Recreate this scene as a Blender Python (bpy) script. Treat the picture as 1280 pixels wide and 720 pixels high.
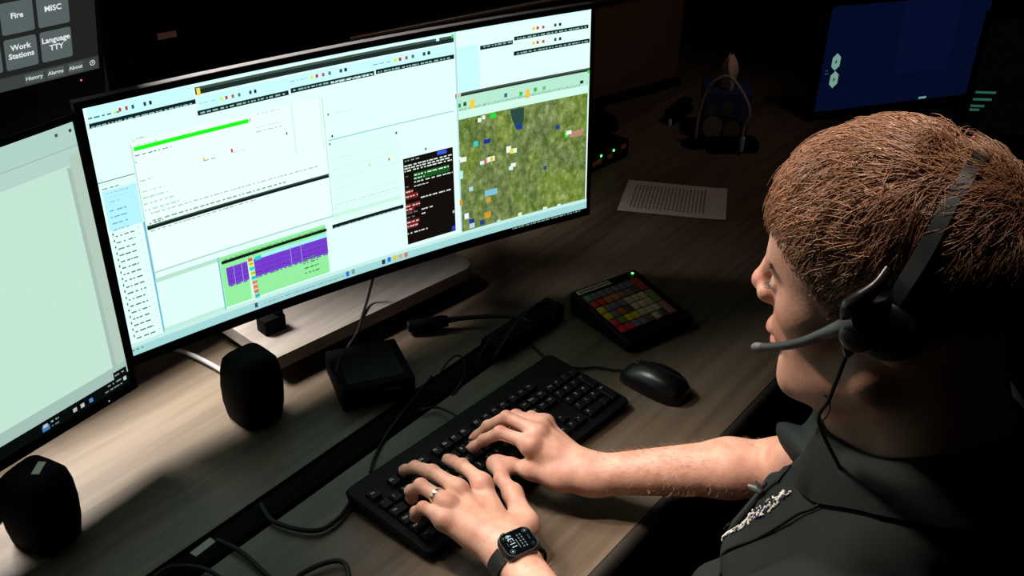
import bpy, bmesh, math, random
import numpy as np
from mathutils import Vector, Matrix
random.seed(7); np.random.seed(7)
for o in list(bpy.data.objects): bpy.data.objects.remove(o, do_unlink=True)
SC = bpy.context.scene; COL = SC.collection
Z0 = 0.74                      # height of the desk top above the floor; everything below is written relative to the desk top

# ------------------------------------------------------------------ camera
cam_f, cam_h, cam_pitch, cam_roll, cam_yaw = 1315.2, .9982, .5302, .0289, .9408
def cam_axes():
    ca, sa = math.cos(cam_yaw), math.sin(cam_yaw)
    R = lambda d: Vector((ca*d[0]+sa*d[1], -sa*d[0]+ca*d[1], d[2]))
    c, s = math.cos(cam_pitch), math.sin(cam_pitch)
    fw, up, rt = R((0, c, -s)), R((0, s, c)), R((1, 0, 0))
    cr, sr = math.cos(cam_roll), math.sin(cam_roll)
    return cr*rt+sr*up, cr*up-sr*rt, fw
rt, up, fw = cam_axes()
cd = bpy.data.cameras.new('camera'); cam = bpy.data.objects.new('camera', cd); COL.objects.link(cam)
cd.sensor_width = 36; cd.lens = cam_f/1280*36; cd.clip_start = .02
cam.matrix_world = Matrix(((rt.x, up.x, -fw.x, 0), (rt.y, up.y, -fw.y, 0), (rt.z, up.z, -fw.z, cam_h+Z0), (0, 0, 0, 1)))
SC.camera = cam
SC.view_settings.view_transform = 'Standard'; SC.view_settings.look = 'None'
SC.view_settings.exposure = 0; SC.view_settings.gamma = 1; SC.view_settings.use_curve_mapping = False

# ------------------------------------------------------------------ world and lights
w = bpy.data.worlds.new('dim_room'); SC.world = w; w.use_nodes = True
w.node_tree.nodes['Background'].inputs[0].default_value = (.9, .75, .6, 1)
w.node_tree.nodes['Background'].inputs[1].default_value = .0016
def spot(name, loc, aim, power, angle, blend, color, size=.06):
    l = bpy.data.lights.new(name, 'SPOT'); l.energy = power; l.spot_size = math.radians(angle); l.spot_blend = blend
    l.color = color; l.shadow_soft_size = size
    o = bpy.data.objects.new(name, l); COL.objects.link(o)
    o.location = (loc[0], loc[1], loc[2]+Z0)
    d = Vector(aim)-Vector(loc); o.rotation_euler = d.to_track_quat('-Z', 'Y').to_euler()
    return o
# a ceiling panel behind the monitors (it lights the desk under them and, over their tops, the operator), a spot over the chair, and two added fill spots
def panel(name, loc, aim, power, sx, sy, color, spread):
    l = bpy.data.lights.new(name, 'AREA'); l.energy = power; l.shape = 'RECTANGLE'; l.size = sx; l.size_y = sy; l.color = color; l.spread = math.radians(spread)
    o = bpy.data.objects.new(name, l); COL.objects.link(o); o.location = (loc[0], loc[1], loc[2]+Z0)
    d = Vector(aim)-Vector(loc); o.rotation_euler = d.to_track_quat('-Z', 'Y').to_euler(); return o
panel('ceiling_panel_monitors', (.58, 1.95, 1.38), (.62, 1.24, .0), 17, .8, .5, (1, .95, .89), 60)
spot('fill_spot_hands', (.74, 1.04, 1.12), (.82, .37, .36), 46, 60, 1.0, (1, .82, .70), .045)  # supplementary spot added to brighten the hands and face
spot('ceiling_spot_chair', (.93, .42, 1.72), (.83, .33, .40), 78, 34, .9, (1, .84, .72), .05)
spot('fill_spot_far_desk', (2.2, .3, 1.75), (2.08, 1.2, .08), 8.0, 50, .9, (1, .72, .6), .1)  # added to brighten the far end of the desk and its panel

# ------------------------------------------------------------------ materials
def lin(c):
    f = lambda v: v/12.92 if v <= .04045 else ((v+.055)/1.055)**2.4
    return tuple(f(v/255) for v in c)
MATS = {}
def mat(name, color=(.5, .5, .5), rough=.5, metal=0, spec=.5, emit=None, strength=1, bump=None, vary=None, coat=0, sss=0):
    """color is linear. bump=(scale, strength); vary=(scale, amount) noise in the colour."""
    if name in MATS: return MATS[name]
    m = bpy.data.materials.new(name); m.use_nodes = True; nt = m.node_tree; N = nt.nodes; L = nt.links
    b = N['Principled BSDF']
    b.inputs['Base Color'].default_value = (*color, 1); b.inputs['Roughness'].default_value = rough
    b.inputs['Metallic'].default_value = metal; b.inputs['Specular IOR Level'].default_value = spec
    b.inputs['Coat Weight'].default_value = coat
    if sss:
        b.inputs['Subsurface Weight'].default_value = sss; b.inputs['Subsurface Radius'].default_value = (1, .35, .2); b.inputs['Subsurface Scale'].default_value = .006
    if emit:
        b.inputs['Emission Color'].default_value = (*emit, 1); b.inputs['Emission Strength'].default_value = strength
    tc = N.new('ShaderNodeTexCoord')
    if vary:
        n = N.new('ShaderNodeTexNoise'); n.inputs['Scale'].default_value = vary[0]; n.inputs['Detail'].default_value = 5
        L.new(tc.outputs['Object'], n.inputs['Vector'])
        r = N.new('ShaderNodeMapRange'); r.inputs[3].default_value = 1-vary[1]; r.inputs[4].default_value = 1+vary[1]
        L.new(n.outputs['Fac'], r.inputs[0])
        x = N.new('ShaderNodeVectorMath'); x.operation = 'SCALE'; x.inputs[0].default_value = color
        L.new(r.outputs[0], x.inputs['Scale']); L.new(x.outputs[0], b.inputs['Base Color'])
    if bump:
        n = N.new('ShaderNodeTexNoise'); n.inputs['Scale'].default_value = bump[0]; n.inputs['Detail'].default_value = 4
        L.new(tc.outputs['Object'], n.inputs['Vector'])
        u = N.new('ShaderNodeBump'); u.inputs['Strength'].default_value = bump[1]; u.inputs['Distance'].default_value = .002
        L.new(n.outputs['Fac'], u.inputs['Height']); L.new(u.outputs[0], b.inputs['Normal'])
    MATS[name] = m; return m
def emat(name, color, strength=1):
    if name in MATS: return MATS[name]
    m = bpy.data.materials.new(name); m.use_nodes = True; nt = m.node_tree; nt.nodes.clear()
    e = nt.nodes.new('ShaderNodeEmission'); e.inputs[0].default_value = (*color, 1); e.inputs[1].default_value = strength
    o = nt.nodes.new('ShaderNodeOutputMaterial'); nt.links.new(e.outputs[0], o.inputs[0]); MATS[name] = m; return m
def attr_emat(name, strength, gain=(1, 1, 1)):
    m = bpy.data.materials.new(name); m.use_nodes = True; nt = m.node_tree; nt.nodes.clear()
    a = nt.nodes.new('ShaderNodeAttribute'); a.attribute_name = 'display_color'
    e = nt.nodes.new('ShaderNodeEmission'); e.inputs[1].default_value = strength
    o = nt.nodes.new('ShaderNodeOutputMaterial'); g = nt.nodes.new('ShaderNodeVectorMath'); g.operation = 'MULTIPLY'; g.inputs[1].default_value = gain
    nt.links.new(a.outputs['Color'], g.inputs[0]); nt.links.new(g.outputs[0], e.inputs[0]); nt.links.new(e.outputs[0], o.inputs[0]); return m
def wood_mat(name, dark, light, rough=.42):
    m = bpy.data.materials.new(name); m.use_nodes = True; nt = m.node_tree; N = nt.nodes; L = nt.links; b = N['Principled BSDF']
    tc = N.new('ShaderNodeTexCoord')
    def noise(sx, sy, sz, detail, scale=1, dist=0):
        mp = N.new('ShaderNodeMapping'); mp.inputs['Scale'].default_value = (sx, sy, sz); L.new(tc.outputs['Object'], mp.inputs[0])
        n = N.new('ShaderNodeTexNoise'); n.inputs['Scale'].default_value = scale; n.inputs['Detail'].default_value = detail; n.inputs['Distortion'].default_value = dist
        L.new(mp.outputs[0], n.inputs['Vector']); return n.outputs['Fac']
    grain = noise(3, 70, 70, 8, 1, .4); broad = noise(.9, 11, 11, 3, 1, .6); blot = noise(2.2, 5, 5, 4)
    # long boards printed in the laminate: a tone for each 95 mm strip
    sp = N.new('ShaderNodeSeparateXYZ'); L.new(tc.outputs['Object'], sp.inputs[0])
    dv = N.new('ShaderNodeMath'); dv.operation = 'DIVIDE'; L.new(sp.outputs['Y'], dv.inputs[0]); dv.inputs[1].default_value = .095
    fl = N.new('ShaderNodeMath'); fl.operation = 'FLOOR'; L.new(dv.outputs[0], fl.inputs[0])
    wn = N.new('ShaderNodeTexWhiteNoise'); wn.noise_dimensions = '1D'; L.new(fl.outputs[0], wn.inputs['W'])
    def add(a, b2, ka, kb):
        x = N.new('ShaderNodeMath'); x.operation = 'MULTIPLY'; L.new(a, x.inputs[0]); x.inputs[1].default_value = ka
        y = N.new('ShaderNodeMath'); y.operation = 'MULTIPLY_ADD'; L.new(b2, y.inputs[0]); y.inputs[1].default_value = kb; L.new(x.outputs[0], y.inputs[2]); return y.outputs[0]
    v = add(add(add(grain, broad, .55, .45), blot, 1, .25), wn.outputs['Value'], 1, .16)
    cr = N.new('ShaderNodeValToRGB'); L.new(v, cr.inputs[0])
    cr.color_ramp.elements[0].position = .42; cr.color_ramp.elements[0].color = (*dark, 1)
    cr.color_ramp.elements[1].position = .95; cr.color_ramp.elements[1].color = (*light, 1)
    L.new(cr.outputs[0], b.inputs['Base Color']); b.inputs['Roughness'].default_value = rough; b.inputs['Specular IOR Level'].default_value = .35
    u = N.new('ShaderNodeBump'); u.inputs['Strength'].default_value = .25; u.inputs['Distance'].default_value = .0006
    L.new(grain, u.inputs['Height']); L.new(u.outputs[0], b.inputs['Normal']); MATS[name] = m; return m
BLK = mat('black_plastic', (.0035, .0035, .0038), .55, spec=.09, bump=(900, .08))
BLKG = mat('glossy_black_plastic', (.008, .008, .009), .22)
BLKM = mat('matte_black_plastic', (.0022, .0022, .0023), .75, spec=.06, bump=(1200, .15))
RUB = mat('black_rubber', (.009, .009, .009), .6, spec=.3)
WHT = mat('white_plastic', (.7, .68, .64), .4)
GRYC = mat('grey_cable_sheath', (.42, .43, .43), .45)
WOOD = wood_mat('grey_oak_laminate', (.050, .034, .021), (.192, .146, .104))
RISE = wood_mat('pale_oak_laminate', (.20, .172, .15), (.42, .375, .345))

# ------------------------------------------------------------------ mesh helpers
def catmull(pts, n=8):
    P = [np.array(p, float) for p in pts]; P = [2*P[0]-P[1]]+P+[2*P[-1]-P[-2]]; out = []
    for i in range(1, len(P)-2):
        for k in range(n):
            t = k/n; a, b, c, d = P[i-1:i+3]
            out.append(.5*((2*b)+(c-a)*t+(2*a-5*b+4*c-d)*t*t+(3*b-a-3*c+d)*t**3))
    out.append(P[-2]); return out
class MB:
    def __init__(s): s.v = []; s.f = []; s.m = []
    def add(s, vs, fs, mi=0):
        b = len(s.v); s.v += [tuple(map(float, p)) for p in vs]; s.f += [tuple(b+i for i in q) for q in fs]; s.m += [mi]*len(fs); return s
    def bm(s, bm, M=None, mi=0):
        bm.verts.index_update(); vs = [(M @ v.co) if M else v.co.copy() for v in bm.verts]; fs = [tuple(v.index for v in f.verts) for f in bm.faces]; bm.free(); return s.add(vs, fs, mi)
    def box(s, c, size, rz=0, bev=0, seg=2, M=None, mi=0, taper=None):
        bm = bmesh.new(); bmesh.ops.create_cube(bm, size=1)
        for v in bm.verts:
            v.co = Vector((v.co.x*size[0], v.co.y*size[1], v.co.z*size[2]))
            if taper and v.co.z > 0: v.co.x *= taper[0]; v.co.y *= taper[1]
        if bev: bmesh.ops.bevel(bm, geom=bm.edges[:], offset=bev, segments=seg, profile=.6, affect='EDGES')
        return s.bm(bm, (M or Matrix.Identity(4)) @ Matrix.Translation(c) @ Matrix.Rotation(rz, 4, 'Z'), mi)
    def tube(s, pts, r, n=8, smooth=0, mi=0, flat=None):
        if smooth: pts = catmull(pts, smooth)
        P = np.array(pts, float); k = len(P); rr = np.interp(np.linspace(0, 1, k), np.linspace(0, 1, len(r)), r) if isinstance(r, (list, tuple)) else np.full(k, r)
        T = np.gradient(P, axis=0); T /= np.linalg.norm(T, axis=1)[:, None]+1e-12
        ref = np.array([0, 0, 1.]) if abs(T[0][2]) < .9 else np.array([1., 0, 0])
        vs = []; nrm = np.cross(T[0], ref); nrm /= np.linalg.norm(nrm)
        for i in range(k):
            nrm = nrm-T[i]*(nrm@T[i]); nrm /= np.linalg.norm(nrm)+1e-12; bi = np.cross(T[i], nrm)
            for j in range(n):
                a = 2*math.pi*j/n; vs.append(P[i]+rr[i]*(nrm*math.cos(a)+bi*math.sin(a)*(flat or 1)))
        fs = [(i*n+j, i*n+(j+1) % n, (i+1)*n+(j+1) % n, (i+1)*n+j) for i in range(k-1) for j in range(n)]
        fs += [tuple(range(n))[::-1], tuple((k-1)*n+j for j in range(n))]
        return s.add(vs, fs, mi)
    def lathe(s, prof, n=24, M=None, mi=0):
        vs = []
        for r, z in prof:
            for j in range(n):
                a = 2*math.pi*j/n; p = Vector((r*math.cos(a), r*math.sin(a), z)); vs.append(M @ p if M else p)
        k = len(prof); fs = [(i*n+j, i*n+(j+1) % n, (i+1)*n+(j+1) % n, (i+1)*n+j) for i in range(k-1) for j in range(n)]
        fs += [tuple(range(n))[::-1], tuple((k-1)*n+j for j in range(n))]
        return s.add(vs, fs, mi)
    def ell(s, c, r, M=None, mi=0, n=16):
        bm = bmesh.new(); bmesh.ops.create_uvsphere(bm, u_segments=n, v_segments=max(6, n*2//3), radius=1)
        for v in bm.verts: v.co = Vector((v.co.x*r[0], v.co.y*r[1], v.co.z*r[2]))
        return s.bm(bm, Matrix.Translation(c) @ (M or Matrix.Identity(4)), mi)
    def prism(s, poly, z0, z1, M=None, mi=0):
        n = len(poly); vs = [Vector((x, y, z0)) for x, y in poly]+[Vector((x, y, z1)) for x, y in poly]
        if M: vs = [M @ v for v in vs]
        return s.add(vs, [tuple(range(n))[::-1], tuple(range(n, 2*n))]+[(i, (i+1) % n, n+(i+1) % n, n+i) for i in range(n)], mi)
    def mesh(s, name, mats, off=(0, 0, 0), smooth=40):
        me = bpy.data.meshes.new(name); o = Vector(off)
        me.from_pydata([Vector(v)-o for v in s.v], [], s.f)
        for m in (mats if isinstance(mats, (list, tuple)) else [mats]): me.materials.append(m)
        me.polygons.foreach_set('material_index', s.m)
        bm = bmesh.new(); bm.from_mesh(me); bmesh.ops.recalc_face_normals(bm, faces=bm.faces); bm.to_mesh(me); bm.free()
        if smooth:
            me.polygons.foreach_set('use_smooth', [True]*len(me.polygons)); me.set_sharp_from_angle(angle=math.radians(smooth))
        me.update(); return me
    def build(s, name, mats, parent=None, local=False, smooth=40, label=None):
        """vertices are in world coordinates (desk-top z = 0) unless local; parent roots carry no scale"""
        off = (0, 0, 0) if (local or parent is None) else world_loc(parent)
        return link(s.mesh(name, mats, off, smooth), name, parent, label)
def world_loc(o):
    v = Vector(o.location)
    while o.parent is not None: o = o.parent; v = v+Vector(o.location)
    return v
def link(me, name, parent=None, label=None, loc=(0, 0, 0)):
    o = bpy.data.objects.new(name, me); COL.objects.link(o); o.location = loc
    if parent is not None: o.parent = parent
    if label: o['label'] = label
    return o
def thing(name, label, cat, loc, rz=0, group=None, kind=None):
    o = bpy.data.objects.new(name, None); COL.objects.link(o); o.empty_display_size = .02
    o.location = loc; o.rotation_euler = (0, 0, rz)
    return tag(o, label, cat, group, kind)
def tag(o, label=None, cat=None, group=None, kind=None):
    for k, v in (('label', label), ('category', cat), ('group', group), ('kind', kind)):
        if v: o[k] = v
    return o
def text_mesh(body, size, align='CENTER', bold=0):
    c = bpy.data.curves.new('txt', 'FONT'); c.body = body; c.size = size; c.align_x = align; c.align_y = 'CENTER'; c.offset = bold; c.resolution_u = 2; c.space_line = 1.08
    o = bpy.data.objects.new('txt', c); COL.objects.link(o); dg = bpy.context.evaluated_depsgraph_get(); dg.update()
    me = o.evaluated_get(dg).to_mesh(); vs = [v.co.copy() for v in me.vertices]; fs = [tuple(p.vertices) for p in me.polygons]
    bpy.data.objects.remove(o, do_unlink=True); bpy.data.curves.remove(c); return vs, fs
def v3_(*a): return np.array(a, float)
def frame_axes(yaw, tilt):
    r = np.array([math.cos(yaw), math.sin(yaw), 0]); b = np.array([-math.sin(yaw), math.cos(yaw), 0])
    u = np.array([0, 0, math.cos(tilt)])+b*math.sin(tilt); return r, u, np.cross(r, u)
def basis(o, x, y, z):
    return Matrix(((x[0], y[0], z[0], o[0]), (x[1], y[1], z[1], o[1]), (x[2], y[2], z[2], o[2]), (0, 0, 0, 1)))

# ------------------------------------------------------------------ the setting
def struct(name, mb, m, parent=None, smooth=0):
    o = mb.build(name, m, parent, smooth=smooth)
    if parent is None: o['kind'] = 'structure'
    return o
CARPET = mat('dark_carpet', (.012, .011, .012), .95, spec=.1, bump=(400, .6), vary=(60, .4))
DARKW = mat('dark_painted_wall', (.02, .018, .017), .85, spec=.2, bump=(150, .1), vary=(3, .2))
PANEL = mat('brown_fabric_panel', (.15, .092, .060), .85, spec=.15, bump=(700, .35), vary=(2.5, .12))
struct('floor', MB().box((1.6, 1.2, -Z0-.02), (7, 7, .04)), CARPET)
struct('wall_back', MB().box((1.6, 4.6, .6), (7, .1, 2.7)), DARKW)
struct('wall_right', MB().box((5.0, 1.2, .6), (.1, 7, 2.7)), DARKW)
# console: the desk with a long cable slot, and the fabric panel behind the monitors
desk = thing('console_desk', 'long grey oak laminate console desk with a narrow cable slot', 'desk', (1.2, .9, -Z0))
SY0, SY1, SX0, SX1 = .876, .930, -.35, 1.36
DX0, DX1, DY0, DY1 = -.55, 3.35, .49, 2.35
def desk_top():
    m = MB(); T = .03
    xs = [DX0, SX0, SX1, DX1]; ys = [DY0, SY0, SY1, DY1]
    idx = {}; vs = []
    for k, z in enumerate((0, -T)):
        for i, x in enumerate(xs):
            for j, y in enumerate(ys): idx[i, j, k] = len(vs); vs.append((x, y, z))
    fs = []
    for i in range(3):
        for j in range(3):
            if (i, j) == (1, 1): continue
            fs.append((idx[i, j, 0], idx[i+1, j, 0], idx[i+1, j+1, 0], idx[i, j+1, 0])); fs.append((idx[i, j, 1], idx[i, j+1, 1], idx[i+1, j+1, 1], idx[i+1, j, 1]))
    def wall(a, b): fs.append((idx[(*a, 0)], idx[(*b, 0)], idx[(*b, 1)], idx[(*a, 1)]))
    for i in range(3): wall((i, 0), (i+1, 0)); wall((i, 3), (i+1, 3)); wall((0, i), (0, i+1)); wall((3, i), (3, i+1))
    wall((1, 1), (2, 1)); wall((1, 2), (2, 2)); wall((1, 1), (1, 2)); wall((2, 1), (2, 2))
    return m.add(vs, fs)
desk_top().build('desk_top', WOOD, desk, smooth=0)
MB().tube([(DX0, DY0-.001, -.015), (DX1, DY0-.001, -.015)], .0145, 10).build('edge_band', mat('dark_edge_band', (.02, .017, .014), .6), desk)
for x in (DX0+.05, DX1-.05):
    MB().box((x, 1.4, -.385), (.04, 1.6, .71)).build('side_panel', BLKM, desk, smooth=0)
tray = MB(); SM = (SY0+SY1)/2
tray.box(((SX0+SX1)/2, SM, -.10), (SX1-SX0, .16, .006)); tray.box(((SX0+SX1)/2, SM-.08, -.066), (SX1-SX0, .006, .07)); tray.box(((SX0+SX1)/2, SM+.08, -.066), (SX1-SX0, .006, .07))
tray.build('cable_tray', BLKM, desk, smooth=0)
# black rail lying in the slot, with its sticker
rail = thing('cable_rail', 'long black rail filling the desk slot, with a small pale sticker', 'cable rail', ((SX0+SX1)/2, SM, -.09))
MB().box(((SX0+SX1)/2-.01, SM+.002, -.045), (SX1-SX0-.04, .036, .09), bev=.003).build('rail_body', BLKM, rail)
STK = mat('pale_sticker', (.42, .38, .33), .6)
MB().box((0.5833, 0.9123, 0.0010), (.034, .012, .001), rz=.05).build('sticker', STK, rail, label='small pale paper sticker')

# fabric panel standing behind the monitors, parallel to the wide screen
wyaw = -.259; wn = np.array([.256, .967, 0]); wr = np.array([.967, -.256, 0]); wface = np.array([1.522, 1.612, 0])   # a point of its front face
c = wface+wn*.0225
wallp = thing('privacy_panel', 'brown fabric privacy panel standing behind the wide monitor', 'panel', (c[0], c[1], 0))
MB().box((c[0], c[1], .27), (2.2, .045, .54), rz=wyaw, bev=.004).build('panel_board', PANEL, wallp, smooth=0)
MB().box((c[0]-wn[0]*.03, c[1]-wn[1]*.03, .011), (2.2, .02, .022), rz=wyaw, bev=.003).build('base_rail', BLKM, wallp)
c = wface+wr*.1-wn*.018
hb = thing('wall_cabinet', 'dark flat cabinet hung on the brown panel with a pale bottom edge', 'cabinet', (c[0], c[1], .325))
MB().box((c[0], c[1], .425), (1.9, .034, .19), rz=wyaw, bev=.002).build('cabinet_body', mat('dark_brown_laminate', (.007, .005, .004), .7, spec=.1, vary=(8, .2)), hb, smooth=0)
p0 = c-wr*.95-wn*.02; p1 = c+wr*.95-wn*.02
MB().tube([(p0[0], p0[1], .322), (p1[0], p1[1], .322)], .005, 10).build('edge_trim', mat('pale_metal_trim', (.42, .38, .32), .35, metal=.6), hb)
# unseen black blocks added along the back to shade the desk under the monitors
for k, (x0, lab_) in enumerate(((-.10, 'black shading block added at the back, behind the left part of the flat monitor'), (.36, 'black shading block added at the back, behind the middle of the flat monitor'), (.80, 'black shading block added at the back, where the flat and curved monitors meet'))):
    ec = thing('shade_block', lab_, 'shade block', (x0, 1.43, 0), 0, 'shade blocks behind the monitors')
    MB().box((x0, 1.43, .10), (.42, .18, .196), bev=.006).build('case', BLKM, ec)
    MB().box((x0, 1.338, .10), (.36, .006, .15), bev=.002).build('block_face', BLKM, ec)
    for q in (-.17, .17): MB().box((x0+q, 1.43, .002), (.03, .12, .004)).build('rubber_foot', RUB, ec)

# ------------------------------------------------------------------ displays: flat items drawn as thin coloured tiles on the glass
class Display:
    """collects rectangles in the display's own metres (x right, y up); pos(x, y, lift) puts them on the glass"""
    def __init__(s, pos): s.pos = pos; s.v = []; s.f = []; s.c = []; s.n = 0
    def poly(s, pts, col, lift=None):
        l = s.n*4e-6+2e-5 if lift is None else lift; s.n += 1; b = len(s.v)
        s.v += [s.pos(x, y, l) for x, y in pts]; s.f.append(tuple(range(b, b+len(pts)))); s.c.append(lin(col))
    def rect(s, x0, y0, x1, y1, col, nodes=None):
        x0, x1 = min(x0, x1), max(x0, x1); y0, y1 = min(y0, y1), max(y0, y1)
        l = s.n*4e-6+2e-5; s.n += 1
        xs = [x0]+[q for q in (nodes or []) if x0+1e-6 < q < x1-1e-6]+[x1]
        for a, b in zip(xs[:-1], xs[1:]):
            i = len(s.v)
            s.v += [s.pos(a, y0, l), s.pos(b, y0, l), s.pos(b, y1, l), s.pos(a, y1, l)]; s.f.append((i, i+1, i+2, i+3)); s.c.append(lin(col))
    def text(s, x0, y0, x1, y1, col, rows=1, h=None):
        """rows of small word-like dashes"""
        x0, x1 = min(x0, x1), max(x0, x1); y0, y1 = min(y0, y1), max(y0, y1)
        l = s.n*4e-6+2e-5; s.n += 1; rh = (y1-y0)/rows; hh = min(rh*.6, h or .0022)
        for r in range(rows):
            x = x0; yc = y1-(r+.5)*rh
            while x < x1-.001:
                wd = min(random.uniform(.002, .009), x1-x); i = len(s.v)
                s.v += [s.pos(x, yc-hh/2, l), s.pos(x+wd, yc-hh/2, l), s.pos(x+wd, yc+hh/2, l), s.pos(x, yc+hh/2, l)]; s.f.append((i, i+1, i+2, i+3)); s.c.append(lin(col))
                x += wd+random.uniform(.0012, .004)
    def words(s, body, x, y, size, col, bold=0):
        vs, fs = text_mesh(body, size, bold=bold); l = s.n*4e-6+2e-5; s.n += 1; b = len(s.v)
        s.v += [s.pos(x+v.x, y+v.y, l) for v in vs]
        for q in fs: s.f.append(tuple(b+i for i in q)); s.c.append(lin(col))
    def build(s, name, m, parent, label=None):
        off = world_loc(parent); me = bpy.data.meshes.new(name); me.from_pydata([Vector(v)-off for v in s.v], [], s.f); me.materials.append(m)
        a = me.attributes.new('display_color', 'FLOAT_COLOR', 'FACE'); a.data.foreach_set('color', np.array([(*c, 1) for c in s.c], np.float32).ravel())
        return link(me, name, parent, label)

# ---- the wide curved monitor
MW, MH, MSAG = .845, .363, .0248
mo = np.array([1.09236, 1.06388, .14698]); mr, mu, mn = frame_axes(-.27686, .05519)
MN = [MW*(i/32-.5) for i in range(33)]                      # the glass is laid out in 32 straight strips
def mpos(x, y, l): return mo+mr*x+mu*y+mn*(float(np.interp(x, MN, [4*MSAG*(a/MW)**2 for a in MN]))+l)
pb_wide = mo+mr*.22-mn*.46
wide = thing('curved_monitor', 'wide curved black monitor showing pale dispatch windows and a green aerial map', 'monitor', (pb_wide[0], pb_wide[1], 0))
def curved_slab(x0, x1, y0, y1, l0, l1, n=24):
    m = MB(); vs = []
    for i in range(n+1):
        x = x0+(x1-x0)*i/n
        vs += [mpos(x, y0, l1), mpos(x, y1, l1), mpos(x, y1, l0), mpos(x, y0, l0)]
    fs = [(i*4+j, (i+1)*4+j, (i+1)*4+(j+1) % 4, i*4+(j+1) % 4) for i in range(n) for j in range(4)]+[(0, 1, 2, 3), (n*4+3, n*4+2, n*4+1, n*4)]
    return m.add(vs, fs)
b = .009
BEZ = mat('black_bezel', (.0012, .0012, .0013), .5, spec=.08)
RIM = mat('silver_grey_housing', (.30, .28, .29), .5, bump=(2500, .5))
curved_slab(-MW/2-b, MW/2+b, -.016, MH+b, -.016, -.0015).build('housing', RIM, wide, smooth=30)
fr = MB()
for x0, x1, y0, y1 in ((-MW/2-b, MW/2+b, MH, MH+b), (-MW/2-b, MW/2+b, -.016, 0), (-MW/2-b, -MW/2, 0, MH), (MW/2, MW/2+b, 0, MH)):
    q = curved_slab(x0, x1, y0, y1, -.0015, .0012); fr.add(q.v, q.f)
fr.build('bezel', BEZ, wide, smooth=0)
curved_slab(-.24, .24, .05, .31, -.05, -.016).build('rear_housing', BLKM, wide)
st = MB(); pb = mo+mr*.22-mn*.46
st.box((pb[0], pb[1], .155), (.06, .04, .30), rz=-.277, bev=.006); st.build('stand_column', BLKM, wide)
MB().box((pb[0], pb[1], .006), (.24, .16, .012), rz=-.277, bev=.005).build('stand_foot', BLKM, wide)
MB().tube([(pb[0], pb[1], .285), tuple(mo+mr*.10-mn*.06+mu*.13)], .017, 12).build('stand_arm', BLKM, wide)
q = mo+mr*.10-mn*.07+mu*.14
MB().box(q, (.09, .06, .09), rz=-.277, bev=.008).build('stand_hinge', BLKM, wide)
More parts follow.
